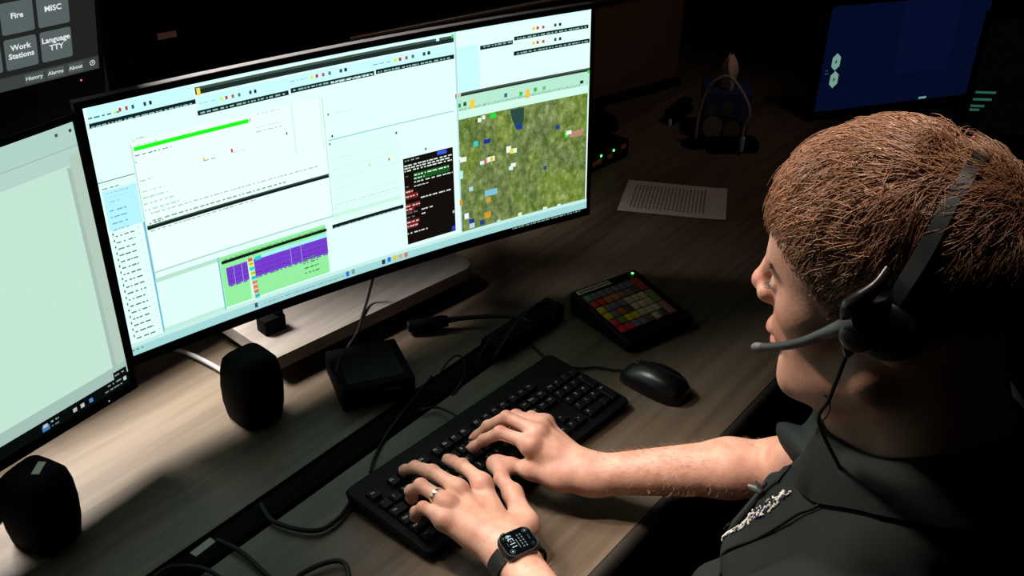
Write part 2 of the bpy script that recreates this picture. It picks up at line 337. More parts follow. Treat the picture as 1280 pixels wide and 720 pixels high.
MAIN_UI = [
  ('r', [-0.5, 0, 0.5, 1], (232, 255, 250)),
  ('r', [-0.495, 0.9382, -0.3214, 0.9972], (205, 250, 255)),
  ('r', [-0.495, 0.9241, -0.3211, 0.9417], (22, 34, 34)),
  ('t', [-0.492, 0.9231, -0.328, 0.9317], (150, 190, 190), 1),
  ('t', [-0.4941, 0.9552, -0.4449, 0.965], (90, 120, 120), 1),
  ('r', [-0.4541, 0.9578, -0.4497, 0.9661], (230, 230, 60)),
  ('r', [-0.4459, 0.9595, -0.442, 0.9734], (200, 40, 50)),
  ('r', [-0.4357, 0.9594, -0.4317, 0.9734], (190, 60, 60)),
  ('r', [-0.4255, 0.9593, -0.4214, 0.9733], (60, 90, 90)),
  ('r', [-0.4061, 0.9592, -0.4019, 0.9733], (40, 60, 60)),
  ('r', [-0.3969, 0.9592, -0.3927, 0.9733], (30, 40, 40)),
  ('r', [-0.3175, 1.0065, 0.1858, 0.9944], (205, 250, 255)),
  ('r', [-0.3195, 0.9561, 0.1854, 0.9852], (30, 44, 42)),
  ('r', [-0.3195, 0.9747, 0.1854, 0.9852], (66, 84, 80)),
  ('r', [-0.3171, 0.9513, -0.3108, 0.9805], (240, 220, 90)),
  ('t', [-0.3051, 0.9522, -0.2558, 0.9546], (210, 220, 220), 1),
  ('r', [0.1475, 0.9731, 0.154, 0.9926], (220, 240, 255)),
  ('r', [0.1803, 0.9756, 0.1852, 0.9912], (60, 230, 60)),
  ('r', [-0.3179, 0.8957, 0.1838, 0.9487], (205, 250, 255)),
  ('r', [-0.3208, 0.8763, -0.1552, 0.8952], (22, 34, 34)),
  ('t', [-0.3163, 0.8771, -0.1598, 0.8921], (150, 190, 190), 1),
  ('r', [-0.1509, 0.8803, 0.0146, 0.9002], (22, 34, 34)),
  ('t', [-0.1466, 0.8832, 0.0099, 0.8969], (150, 190, 190), 1),
  ('r', [0.0181, 0.8835, 0.1848, 0.9028], (22, 34, 34)),
  ('t', [0.0221, 0.8795, 0.18, 0.9018], (150, 190, 190), 1),
  ('r', [-0.2785, 0.9139, -0.2743, 0.9273], (230, 230, 60)),
  ('r', [-0.27, 0.9137, -0.2657, 0.9272], (200, 50, 50)),
  ('r', [-0.2586, 0.9136, -0.2542, 0.927], (200, 80, 80)),
  ('r', [-0.2471, 0.9134, -0.2427, 0.9269], (90, 120, 120)),
  ('r', [-0.2268, 0.9132, -0.2223, 0.9268], (50, 70, 70)),
  ('r', [-0.218, 0.9131, -0.2135, 0.9267], (30, 40, 40)),
  ('t', [-0.3158, 0.9227, -0.2848, 0.9198], (110, 140, 140), 1),
  ('r', [-0.1106, 0.9202, -0.1057, 0.9342], (230, 230, 60)),
  ('r', [-0.1013, 0.9204, -0.0963, 0.9344], (200, 50, 50)),
  ('r', [-0.0888, 0.9206, -0.0838, 0.9346], (200, 80, 80)),
  ('r', [-0.0762, 0.9208, -0.0712, 0.9349], (90, 120, 120)),
  ('r', [-0.0541, 0.9213, -0.0489, 0.9355], (50, 70, 70)),
  ('r', [-0.0445, 0.9216, -0.0393, 0.9358], (30, 40, 40)),
  ('t', [-0.1512, 0.9291, -0.1173, 0.9251], (110, 140, 140), 1),
  ('r', [0.0566, 0.9189, 0.0622, 0.9334], (230, 230, 60)),
  ('r', [0.0667, 0.9193, 0.0723, 0.9338], (200, 50, 50)),
  ('r', [0.0801, 0.9199, 0.0858, 0.9345], (200, 80, 80)),
  ('r', [0.0936, 0.9206, 0.0993, 0.9352], (90, 120, 120)),
  ('r', [0.1175, 0.9218, 0.1233, 0.9365], (50, 70, 70)),
  ('r', [0.1277, 0.9224, 0.1336, 0.9371], (30, 40, 40)),
  ('t', [0.0129, 0.9278, 0.0494, 0.9225], (110, 140, 140), 1),
  ('r', [-0.1551, 0.8304, -0.1521, 0.8937], (225, 250, 250)),
  ('r', [0.1892, 0.9921, 0.5002, 1.0053], (222, 254, 255)),
  ('r', [0.1879, 0.7214, 0.2404, 0.9293], (206, 250, 252)),
  ('r', [0.2427, 0.8997, 0.3169, 0.9182], (22, 34, 34)),
  ('r', [0.3198, 0.9145, 0.4943, 0.9317], (22, 34, 34)),
  ('r', [0.3186, 0.8457, 0.4981, 0.8649], (22, 34, 34)),
  ('t', [0.3262, 0.9125, 0.4897, 0.9296], (140, 180, 180), 1),
  ('t', [0.326, 0.8395, 0.4945, 0.868], (140, 180, 180), 1),
  ('t', [0.2499, 0.9046, 0.3151, 0.9171], (140, 180, 180), 1),
  ('r', [0.3621, 0.9471, 0.3677, 0.9609], (230, 200, 60)),
  ('r', [0.3714, 0.947, 0.377, 0.9608], (210, 60, 50)),
  ('r', [0.3844, 0.9468, 0.39, 0.9606], (200, 80, 80)),
  ('r', [0.4124, 0.9465, 0.4181, 0.9604], (60, 80, 80)),
  ('r', [0.4237, 0.9464, 0.4294, 0.9603], (30, 40, 40)),
  ('r', [0.3621, 0.8815, 0.3677, 0.8955], (230, 200, 60)),
  ('r', [0.3715, 0.8812, 0.3771, 0.8952], (210, 60, 50)),
  ('r', [0.3845, 0.8808, 0.3902, 0.8949], (200, 80, 80)),
  ('r', [0.4127, 0.88, 0.4185, 0.8942], (60, 80, 80)),
  ('r', [0.4241, 0.8798, 0.4299, 0.894], (30, 40, 40)),
  ('r', [0.1846, 0.7015, 0.5, 0.7245], (38, 46, 43)),
  ('r', [0.1846, 0.7157, 0.5, 0.7245], (74, 84, 78)),
  ('r', [0.186, 0.5965, 0.5016, 0.708], (186, 228, 208)),
  ('r', [0.1866, 0.5701, 0.498, 0.6413], (212, 246, 232)),
  ('t', [0.1923, 0.6414, 0.4774, 0.6536], (120, 170, 150), 3),
  ('r', [0.188, 0.7033, 0.1967, 0.7253], (220, 200, 170)),
  ('r', [0.4942, 0.6992, 0.5003, 0.7131], (60, 220, 60)),
  ('r', [0.2163, 0.6418, 0.2267, 0.6837], (250, 200, 60)),
  ('r', [0.3461, 0.6357, 0.3555, 0.6778], (250, 190, 70)),
  ('r', [0.4771, 0.6541, 0.4851, 0.6689], (30, 40, 40)),
  ('r', [0.189, 0.6593, 0.196, 0.6772], (40, 150, 60)),
  ('r', [0.2017, 0.661, 0.2087, 0.679], (40, 90, 50)),
  ('r', [0.2954, 0.6616, 0.3028, 0.6797], (40, 110, 120)),
  ('r', [0.331, 0.6543, 0.3385, 0.6726], (60, 190, 80)),
  ('r', [0.3651, 0.6594, 0.3727, 0.6778], (60, 180, 70)),
  ('r', [0.386, 0.6586, 0.3938, 0.677], (120, 190, 140)),
  ('r', [0.1866, 0.0538, 0.1901, 1.0056], (180, 215, 220)),
  ('map', [0.1896, 0.0375, 0.4966, 0.6026], None),
  ('lake', [[0.309, 0.5979], [0.3422, 0.5951], [0.3411, 0.5335], [0.3343, 0.4935], [0.3228, 0.4987], [0.3135, 0.5458]], (44, 72, 70)),
  ('r', [0.3234, 0.4928, 0.3372, 0.5187], (30, 60, 150)),
  ('r', [0.1899, 0.3985, 0.205, 0.4215], (240, 245, 230)),
  ('r', [0.1869, 0.4135, 0.1928, 0.4274], (240, 245, 230)),
  ('r', [0.2534, 0.3676, 0.2711, 0.3921], (245, 245, 235)),
  ('r', [0.2602, 0.3695, 0.2675, 0.3886], (230, 200, 30)),
  ('r', [0.2492, 0.3658, 0.2574, 0.3876], (240, 240, 230)),
  ('r', [0.2991, 0.3898, 0.3107, 0.422], (245, 245, 240)),
  ('r', [0.3102, 0.3822, 0.3241, 0.4045], (245, 245, 235)),
  ('r', [0.3076, 0.385, 0.316, 0.4069], (235, 215, 40)),
  ('r', [0.3094, 0.3131, 0.3211, 0.3326], (235, 240, 235)),
  ('r', [0.305, 0.2995, 0.3146, 0.3202], (225, 235, 235)),
  ('r', [0.2227, 0.459, 0.2327, 0.4833], (60, 200, 215)),
  ('r', [0.246, 0.46, 0.2614, 0.4805], (30, 50, 150)),
  ('r', [0.4193, 0.4507, 0.4282, 0.4725], (40, 60, 150)),
  ('r', [0.2627, 0.5756, 0.276, 0.5985], (30, 220, 60)),
  ('r', [0.2333, 0.5702, 0.2413, 0.5908], (235, 245, 235)),
  ('r', [0.2436, 0.5797, 0.2506, 0.5976], (235, 245, 235)),
  ('r', [0.4543, 0.3947, 0.4857, 0.4245], (190, 130, 115)),
  ('r', [0.4416, 0.4007, 0.4517, 0.4256], (60, 220, 60)),
  ('r', [0.4448, 0.4125, 0.4583, 0.4321], (235, 240, 235)),
  ('r', [0.1855, 0.1886, 0.1924, 0.2174], (220, 150, 40)),
  ('r', [0.2504, 0.1667, 0.2598, 0.1926], (225, 150, 40)),
  ('r', [0.2437, 0.086, 0.2596, 0.1163], (215, 150, 50)),
  ('r', [0.2065, 0.0825, 0.2191, 0.104], (30, 50, 150)),
  ('r', [0.1959, 0.1111, 0.2061, 0.1401], (240, 245, 250)),
  ('r', [0.2459, 0.1978, 0.2757, 0.228], (130, 190, 215)),
  ('r', [0.236, 0.3628, 0.2463, 0.3813], (220, 240, 240)),
  ('r', [0.2455, 0.3661, 0.2526, 0.3852], (200, 110, 100)),
  ('r', [0.1847, 0.3183, 0.1955, 0.3571], (190, 235, 235)),
  ('r', [0.2088, 0.2459, 0.218, 0.2667], (170, 220, 230)),
  ('r', [0.3894, 0.2586, 0.3972, 0.2786], (40, 70, 150)),
  ('r', [0.2735, 0.0333, 0.2832, 0.0602], (190, 215, 220)),
  ('r', [0.2073, 0.0566, 0.2198, 0.0805], (180, 215, 225)),
  ('r', [0.2325, 0.0587, 0.2431, 0.0836], (40, 60, 130)),
  ('r', [0.3258, 0.0462, 0.3357, 0.0684], (225, 235, 190)),
  ('r', [0.3883, 0.0397, 0.3997, 0.0628], (225, 235, 200)),
  ('r', [0.4245, 0.0402, 0.4337, 0.0597], (220, 235, 210)),
  ('r', [0.0624, 0.0679, 0.1742, 0.4836], (20, 14, 12)),
  ('r', [0.1387, 0.4619, 0.1602, 0.479], (60, 90, 220)),
  ('t', [0.0665, 0.4618, 0.1015, 0.4807], (150, 160, 160), 1),
  ('t', [0.0644, 0.4173, 0.1712, 0.4541], (225, 235, 225), 3),
  ('r', [0.0845, 0.3715, 0.165, 0.4061], (24, 84, 34)),
  ('t', [0.0851, 0.3874, 0.1635, 0.4043], (230, 240, 220), 1),
  ('t', [0.0846, 0.3749, 0.1082, 0.3838], (230, 240, 220), 1),
  ('t', [0.0842, 0.3578, 0.1719, 0.3676], (215, 220, 215), 1),
  ('t', [0.0836, 0.3397, 0.1172, 0.3469], (215, 220, 215), 1),
  ('r', [0.0645, 0.3141, 0.0807, 0.3342], (120, 30, 30)),
  ('t', [0.0648, 0.315, 0.0803, 0.3332], (225, 200, 200), 1),
  ('r', [0.0639, 0.2881, 0.0913, 0.3135], (120, 30, 30)),
  ('t', [0.0642, 0.2891, 0.0909, 0.3125], (225, 200, 200), 1),
  ('r', [0.0626, 0.243, 0.0951, 0.2674], (120, 30, 30)),
  ('t', [0.0629, 0.244, 0.0947, 0.2665], (225, 200, 200), 1),
  ('r', [0.0621, 0.2265, 0.0819, 0.251], (120, 30, 30)),
  ('t', [0.0625, 0.2275, 0.0816, 0.25], (225, 200, 200), 1),
  ('r', [0.0632, 0.1647, 0.0917, 0.1867], (120, 30, 30)),
  ('t', [0.0635, 0.1657, 0.0914, 0.1858], (225, 200, 200), 1),
  ('r', [0.0633, 0.1455, 0.0877, 0.1673], (120, 30, 30)),
  ('t', [0.0637, 0.1465, 0.0873, 0.1663], (225, 200, 200), 1),
  ('t', [0.0973, 0.2743, 0.1675, 0.2883], (225, 225, 220), 1),
  ('t', [0.0976, 0.2169, 0.123, 0.2292], (215, 215, 210), 1),
  ('t', [0.0971, 0.1949, 0.1057, 0.2079], (215, 215, 210), 1),
  ('t', [0.064, 0.2134, 0.0883, 0.2285], (110, 110, 110), 1),
  ('t', [0.0634, 0.1927, 0.0842, 0.2074], (110, 110, 110), 1),
  ('t', [0.063, 0.1144, 0.1092, 0.1287], (225, 225, 220), 1),
  ('t', [0.065, 0.3445, 0.0724, 0.3525], (110, 110, 110), 1),
  ('t', [0.0663, 0.3953, 0.072, 0.4015], (110, 110, 110), 1),
  ('r', [0.1658, 0.0736, 0.1735, 0.0945], (50, 60, 200)),
  ('r', [0.1687, 0.1602, 0.1728, 0.1737], (190, 190, 180)),
  ('r', [-0.0879, 0.2471, 0.0551, 0.641], (226, 255, 246)),
  ('r', [-0.089, 0.6471, 0.1795, 0.6521], (150, 205, 212)),
  ('t', [-0.0734, 0.8758, 0.0113, 0.8996], (215, 240, 235), 1),
  ('t', [-0.0698, 0.7568, -0.0358, 0.7597], (170, 205, 185), 1),
  ('r', [-0.0821, 0.6598, -0.0786, 0.67], (60, 80, 80)),
  ('r', [0.0497, 0.6054, 0.0536, 0.6161], (60, 90, 90)),
  ('r', [0.1118, 0.4994, 0.1158, 0.5105], (90, 110, 60)),
  ('r', [0.0308, 0.4943, 0.0346, 0.5053], (210, 120, 70)),
  ('r', [-0.0106, 0.4915, -0.0069, 0.5024], (225, 215, 120)),
  ('r', [-0.0859, 0.7551, -0.0825, 0.765], (120, 150, 130)),
  ('r', [-0.0883, 0.6282, -0.0848, 0.6385], (120, 150, 140)),
  ('t', [-0.0826, 0.5487, 0.0585, 0.5747], (214, 242, 226), 1),
  ('t', [-0.0844, 0.505, 0.0572, 0.5329], (214, 242, 226), 1),
  ('t', [-0.0862, 0.4609, 0.0559, 0.4908], (214, 242, 226), 1),
  ('t', [-0.088, 0.4165, 0.0546, 0.4484], (214, 242, 226), 1),
  ('t', [-0.0899, 0.3717, 0.0533, 0.4056], (214, 242, 226), 1),
  ('t', [-0.0917, 0.3265, 0.052, 0.3625], (214, 242, 226), 1),
  ('t', [-0.0936, 0.2809, 0.0507, 0.3191], (214, 242, 226), 1),
  ('r', [-0.0953, 0.3038, 0.0514, 0.3202], (205, 240, 225)),
  ('t', [-0.0885, 0.3567, 0.0529, 0.3604], (150, 190, 160), 1),
  ('r', [-0.0973, 0.2541, 0.0576, 0.2718], (20, 28, 30)),
  ('t', [-0.0929, 0.2542, 0.0499, 0.2584], (150, 180, 180), 1),
  ('r', [-0.0984, 0.1384, 0.052, 0.247], (232, 255, 250)),
  ('r', [-0.5007, 0.7076, -0.4388, 0.7147], (225, 250, 240)),
  ('r', [-0.505, 0.7197, -0.4405, 0.7238], (120, 150, 150)),
  ('t', [-0.4956, 0.6915, -0.4665, 0.6989], (120, 150, 140), 1),
  ('r', [-0.4966, 0.529, -0.4408, 0.6871], (186, 236, 255)),
  ('r', [-0.4973, 0.6933, -0.4386, 0.6938], (70, 150, 190)),
  ('t', [-0.4898, 0.6741, -0.4547, 0.6762], (40, 80, 90), 1),
  ('t', [-0.4874, 0.6574, -0.4534, 0.6588], (120, 170, 200), 1),
  ('t', [-0.4874, 0.639, -0.4681, 0.6431], (120, 170, 200), 1),
  ('t', [-0.4902, 0.6036, -0.4631, 0.6103], (90, 150, 190), 1),
  ('t', [-0.4903, 0.5784, -0.4638, 0.5849], (90, 150, 190), 1),
  ('t', [-0.4905, 0.553, -0.4645, 0.5594], (90, 150, 190), 1),
  ('t', [-0.4906, 0.5276, -0.4652, 0.5338], (90, 150, 190), 1),
  ('r', [-0.4938, 0.5105, -0.4917, 0.52], (30, 120, 50)),
  ('t', [-0.4894, 0.5008, -0.4579, 0.5085], (90, 120, 105), 1),
  ('r', [-0.4514, 0.511, -0.4497, 0.5155], (170, 205, 190)),
  ('r', [-0.4937, 0.4847, -0.4916, 0.4942], (30, 120, 50)),
  ('t', [-0.4894, 0.4746, -0.4578, 0.4827], (90, 120, 105), 1),
  ('r', [-0.4512, 0.4848, -0.4495, 0.4894], (170, 205, 190)),
  ('r', [-0.4937, 0.4588, -0.4916, 0.4684], (30, 120, 50)),
  ('t', [-0.4893, 0.4483, -0.4576, 0.4567], (90, 120, 105), 1),
  ('r', [-0.451, 0.4585, -0.4493, 0.4631], (170, 205, 190)),
  ('r', [-0.4937, 0.4327, -0.4915, 0.4423], (30, 120, 50)),
  ('t', [-0.4893, 0.4218, -0.4575, 0.4305], (90, 120, 105), 1),
  ('r', [-0.4508, 0.4319, -0.4491, 0.4366], (170, 205, 190)),
  ('r', [-0.4936, 0.4064, -0.4915, 0.4161], (30, 120, 50)),
  ('t', [-0.4892, 0.3951, -0.4573, 0.4042], (90, 120, 105), 1),
  ('r', [-0.4507, 0.4052, -0.449, 0.41], (170, 205, 190)),
  ('r', [-0.4936, 0.3799, -0.4914, 0.3897], (30, 120, 50)),
  ('t', [-0.4892, 0.3682, -0.4572, 0.3777], (90, 120, 105), 1),
  ('r', [-0.4505, 0.3784, -0.4488, 0.3831], (170, 205, 190)),
  ('r', [-0.4935, 0.3533, -0.4914, 0.3632], (30, 120, 50)),
  ('t', [-0.4891, 0.3412, -0.457, 0.351], (90, 120, 105), 1),
  ('r', [-0.4503, 0.3513, -0.4486, 0.3561], (170, 205, 190)),
  ('r', [-0.4935, 0.3265, -0.4913, 0.3365], (30, 120, 50)),
  ('t', [-0.4891, 0.314, -0.4569, 0.3242], (90, 120, 105), 1),
  ('r', [-0.4501, 0.3241, -0.4484, 0.329], (170, 205, 190)),
  ('r', [-0.4935, 0.2995, -0.4913, 0.3096], (30, 120, 50)),
  ('t', [-0.489, 0.2866, -0.4567, 0.2972], (90, 120, 105), 1),
  ('r', [-0.4499, 0.2967, -0.4482, 0.3016], (170, 205, 190)),
  ('r', [-0.4934, 0.2724, -0.4912, 0.2826], (30, 120, 50)),
  ('t', [-0.489, 0.2591, -0.4565, 0.27], (90, 120, 105), 1),
  ('r', [-0.4498, 0.2691, -0.448, 0.2741], (170, 205, 190)),
  ('r', [-0.4934, 0.2451, -0.4912, 0.2553], (30, 120, 50)),
  ('t', [-0.4889, 0.2313, -0.4564, 0.2427], (90, 120, 105), 1),
  ('r', [-0.4496, 0.2414, -0.4478, 0.2464], (170, 205, 190)),
  ('r', [-0.4933, 0.2176, -0.4911, 0.2279], (30, 120, 50)),
  ('t', [-0.4889, 0.2034, -0.4562, 0.2152], (90, 120, 105), 1),
  ('r', [-0.4494, 0.2135, -0.4477, 0.2185], (170, 205, 190)),
  ('r', [-0.4933, 0.1899, -0.4911, 0.2004], (30, 120, 50)),
  ('t', [-0.4888, 0.1753, -0.4561, 0.1875], (90, 120, 105), 1),
  ('r', [-0.4492, 0.1853, -0.4475, 0.1904], (170, 205, 190)),
  ('r', [-0.4933, 0.1621, -0.4911, 0.1726], (30, 120, 50)),
  ('t', [-0.4887, 0.147, -0.4559, 0.1596], (90, 120, 105), 1),
  ('r', [-0.449, 0.157, -0.4473, 0.1622], (170, 205, 190)),
  ('r', [-0.4932, 0.1341, -0.491, 0.1447], (30, 120, 50)),
  ('t', [-0.4887, 0.1186, -0.4557, 0.1315], (90, 120, 105), 1),
  ('r', [-0.4488, 0.1286, -0.4471, 0.1338], (170, 205, 190)),
  ('r', [-0.4932, 0.1059, -0.491, 0.1166], (30, 120, 50)),
  ('t', [-0.4886, 0.0899, -0.4556, 0.1033], (90, 120, 105), 1),
  ('r', [-0.4486, 0.0999, -0.4469, 0.1051], (170, 205, 190)),
  ('r', [-0.4931, 0.0775, -0.4909, 0.0883], (30, 120, 50)),
  ('t', [-0.4886, 0.061, -0.4554, 0.0748], (90, 120, 105), 1),
  ('r', [-0.4484, 0.071, -0.4467, 0.0763], (170, 205, 190)),
  ('r', [-0.4421, 0.0531, -0.4381, 0.5286], (110, 180, 215)),
  ('t', [-0.4942, 0.0438, -0.4831, 0.0474], (60, 150, 210), 1),
  ('t', [-0.477, 0.046, -0.4629, 0.0488], (120, 170, 190), 1),
  ('r', [-0.4392, 0.3094, -0.0932, 0.8348], (176, 214, 198)),
  ('r', [-0.4375, 0.316, -0.0946, 0.8399], (240, 255, 250)),
  ('r', [-0.4348, 0.8039, -0.2346, 0.8196], (30, 245, 25)),
  ('r', [-0.2326, 0.8058, -0.2313, 0.8211], (70, 120, 190)),
  ('t', [-0.435, 0.7834, -0.3737, 0.7893], (70, 95, 85), 1),
  ('r', [-0.434, 0.8399, -0.4322, 0.8501], (230, 210, 80)),
  ('t', [-0.4273, 0.8448, -0.4148, 0.8522], (170, 190, 180), 1),
  ('t', [-0.4294, 0.8211, -0.3953, 0.8259], (170, 190, 180), 1),
  ('t', [-0.4368, 0.758, -0.4295, 0.7657], (140, 160, 150), 1),
  ('t', [-0.4349, 0.6849, -0.4138, 0.6893], (120, 145, 130), 1),
  ('t', [-0.3236, 0.6965, -0.2981, 0.7021], (120, 150, 120), 1),
  ('t', [-0.27, 0.7, -0.248, 0.7029], (150, 170, 140), 1),
  ('r', [-0.2734, 0.7029, -0.27, 0.718], (220, 60, 50)),
  ('r', [-0.3243, 0.7004, -0.3208, 0.7123], (235, 215, 70)),
  ('t', [-0.4338, 0.6673, -0.4015, 0.6695], (185, 212, 195), 1),
  ('t', [-0.4342, 0.6406, -0.3953, 0.6475], (185, 212, 195), 1),
  ('t', [-0.4346, 0.6136, -0.389, 0.6253], (185, 212, 195), 1),
  ('t', [-0.435, 0.5864, -0.3826, 0.603], (185, 212, 195), 1),
  ('t', [-0.4354, 0.5588, -0.3762, 0.5806], (185, 212, 195), 1),
  ('t', [-0.4265, 0.5495, -0.113, 0.5547], (130, 160, 135), 1),
  ('t', [-0.4258, 0.5164, -0.1755, 0.5279], (140, 165, 145), 1),
  ('t', [-0.432, 0.5083, -0.4079, 0.5193], (130, 150, 140), 1),
  ('t', [-0.2194, 0.8272, -0.1715, 0.832], (175, 205, 180), 1),
  ('t', [-0.2205, 0.8112, -0.1724, 0.8131], (175, 205, 180), 1),
  ('t', [-0.2216, 0.7951, -0.1732, 0.7941], (175, 205, 180), 1),
  ('t', [-0.2227, 0.7789, -0.1741, 0.775], (175, 205, 180), 1),
  ('t', [-0.2238, 0.7628, -0.175, 0.7558], (175, 205, 180), 1),
  ('t', [-0.1618, 0.8381, -0.1403, 0.8388], (150, 180, 140), 1),
  ('t', [-0.1217, 0.837, -0.0967, 0.839], (150, 180, 140), 1),
  ('t', [-0.1536, 0.6337, -0.1316, 0.6358], (130, 170, 110), 1),
  ('r', [-0.169, 0.718, -0.1666, 0.7295], (60, 60, 20)),
  ('r', [-0.1553, 0.6273, -0.1523, 0.8447], (215, 240, 232)),
  ('r', [-0.1005, 0.6205, -0.0985, 0.845], (215, 240, 232)),
  ('r', [-0.4365, 0.4905, -0.0948, 0.5077], (22, 30, 30)),
  ('r', [-0.4365, 0.5015, -0.0948, 0.5077], (60, 76, 74)),
  ('t', [-0.4331, 0.4804, -0.2398, 0.487], (140, 170, 160), 1),
  ('r', [-0.4391, -0.0107, -0.3304, 0.2811], (226, 255, 244)),
  ('r', [-0.4386, 0.269, -0.32, 0.2876], (188, 220, 205)),
  ('r', [-0.4395, 0.0311, -0.3261, 0.0676], (196, 228, 218)),
  ('r', [-0.3263, 0.0284, -0.3233, 0.2871], (120, 190, 205)),
  ('r', [-0.3227, 0.0579, -0.1118, 0.2854], (150, 232, 158)),
  ('t', [-0.3157, 0.2728, -0.1141, 0.2656], (90, 150, 90), 2),
  ('r', [-0.3198, 0.2525, -0.11, 0.2659], (18, 30, 26)),
  ('t', [-0.3165, 0.2491, -0.2565, 0.2519], (160, 190, 170), 1),
  ('r', [-0.3133, 0.149, -0.1112, 0.2312], (120, 60, 205)),
  ('r', [-0.2446, 0.2258, -0.1101, 0.2429], (170, 235, 245)),
  ('t', [-0.3115, 0.2082, -0.1136, 0.2116], (86, 40, 160), 1),
  ('t', [-0.3113, 0.1863, -0.1129, 0.191], (86, 40, 160), 1),
  ('t', [-0.311, 0.1643, -0.1122, 0.1703], (86, 40, 160), 1),
  ('t', [-0.3108, 0.1422, -0.1115, 0.1495], (86, 40, 160), 1),
  ('r', [-0.2999, 0.139, -0.2987, 0.2347], (160, 150, 215)),
  ('r', [-0.2845, 0.1374, -0.2833, 0.2336], (160, 150, 215)),
  ('r', [-0.1875, 0.1353, -0.1863, 0.2344], (160, 150, 215)),
  ('r', [-0.1663, 0.1342, -0.1651, 0.2339], (160, 150, 215)),
  ('r', [-0.2725, 0.0553, -0.26, 0.2419], (215, 245, 225)),
  ('r', [-0.271, 0.2246, -0.2618, 0.2419], (225, 120, 100)),
  ('t', [-0.2697, 0.2332, -0.2621, 0.2372], (60, 80, 60), 1),
  ('r', [-0.2704, 0.2035, -0.2613, 0.2209], (225, 225, 30)),
  ('t', [-0.2691, 0.2122, -0.2615, 0.2163], (60, 80, 60), 1),
  ('r', [-0.2699, 0.1823, -0.2607, 0.1999], (60, 215, 225)),
  ('t', [-0.2686, 0.1911, -0.261, 0.1952], (60, 80, 60), 1),
  ('r', [-0.2693, 0.1611, -0.2601, 0.1788], (225, 225, 30)),
  ('t', [-0.268, 0.1698, -0.2604, 0.174], (60, 80, 60), 1),
  ('r', [-0.2688, 0.1397, -0.2595, 0.1575], (50, 210, 220)),
  ('t', [-0.2675, 0.1485, -0.2598, 0.1528], (60, 80, 60), 1),
  ('r', [-0.2682, 0.1182, -0.259, 0.1362], (225, 140, 110)),
  ('t', [-0.2669, 0.1271, -0.2592, 0.1314], (60, 80, 60), 1),
  ('r', [-0.2677, 0.0966, -0.2584, 0.1148], (230, 140, 110)),
  ('t', [-0.2664, 0.1055, -0.2587, 0.1099], (60, 80, 60), 1),
  ('r', [-0.2671, 0.0749, -0.2578, 0.0932], (225, 130, 100)),
  ('t', [-0.2658, 0.0839, -0.2581, 0.0884], (60, 80, 60), 1),
  ('r', [-0.2665, 0.0531, -0.2572, 0.0716], (60, 200, 210)),
  ('t', [-0.2652, 0.0621, -0.2575, 0.0667], (60, 80, 60), 1),
  ('t', [-0.1642, 0.1545, -0.1346, 0.1649], (80, 130, 85), 1),
  ('t', [-0.1637, 0.131, -0.134, 0.1416], (80, 130, 85), 1),
  ('t', [-0.1632, 0.1074, -0.1334, 0.1182], (80, 130, 85), 1),
  ('t', [-0.1626, 0.0836, -0.1328, 0.0948], (80, 130, 85), 1),
  ('r', [-0.2571, 0.2223, -0.2454, 0.2385], (50, 195, 210)),
  ('r', [-0.5, 0, 0.5, 0.035], (165, 210, 214)),
  ('r', [-0.5, 0.035, 0.5, 0.052], (200, 232, 228)),
  ('t', [-0.5, 0.0183, -0.4794, 0.0278], (90, 120, 120), 1),
  ('r', [-0.2695, 0.0103, -0.2637, 0.0321], (60, 80, 90)),
  ('r', [-0.0786, 0.0091, -0.0718, 0.0317], (50, 110, 210)),
  ('r', [0.0013, 0.0104, 0.0085, 0.0334], (50, 50, 60)),
  ('r', [0.0141, 0.0135, 0.0213, 0.0365], (40, 110, 225)),
  ('r', [0.0268, 0.0126, 0.0341, 0.0356], (230, 190, 60)),
  ('r', [0.0395, 0.0118, 0.0469, 0.0349], (210, 170, 120)),
  ('r', [0.0523, 0.011, 0.0598, 0.0341], (200, 120, 110)),
  ('r', [-0.0662, 0.0117, -0.0594, 0.0344], (120, 150, 150)),
  ('t', [-0.2506, 0.0139, -0.0825, 0.0192], (110, 140, 140), 1),
  ('t', [0.3111, -0.0023, 0.4846, -0.0122], (130, 160, 150), 1),
]

D = Display(mpos); map_rect = None
for it in MAIN_UI:
    if it[0] == 'r': s0, t0, s1, t1 = it[1]; D.rect(s0*MW, t0*MH, s1*MW, t1*MH, it[2], MN)
    elif it[0] == 't': s0, t0, s1, t1 = it[1]; D.text(s0*MW, t0*MH, s1*MW, t1*MH, it[2], it[3])
    elif it[0] == 'map': map_rect = (it[1], D.n); D.n += 1
    elif it[0] == 'lake': D.poly([(x*MW, y*MH) for x, y in it[1]], it[2])
SCREEN = attr_emat('wide_display_light', 1.0, (1.0, 1.10, 1.05))
D.build('screen', SCREEN, wide, 'lit display crowded with pale dispatch windows')
(s0, t0, s1, t1), k = map_rect; l = k*4e-6+2e-5; xs = [s0*MW]+[q for q in MN if s0*MW < q < s1*MW]+[s1*MW]; n = len(xs)-1; vs = []
for x in xs:
    vs += [mpos(x, t0*MH, l), mpos(x, t1*MH, l)]
mm = bpy.data.materials.new('aerial_map_light'); mm.use_nodes = True; nt = mm.node_tree; nt.nodes.clear(); N = nt.nodes; L = nt.links
tc = N.new('ShaderNodeTexCoord'); mp = N.new('ShaderNodeMapping'); mp.inputs['Rotation'].default_value = (0, 0, .28); mp.inputs['Scale'].default_value = (1.25, 1, .9); L.new(tc.outputs['Object'], mp.inputs[0])
def nz(sc, det, dist=0):
    x = N.new('ShaderNodeTexNoise'); x.inputs['Scale'].default_value = sc; x.inputs['Detail'].default_value = det; x.inputs['Distortion'].default_value = dist; x.inputs['Roughness'].default_value = .7
    L.new(mp.outputs[0], x.inputs['Vector']); return x.outputs['Fac']
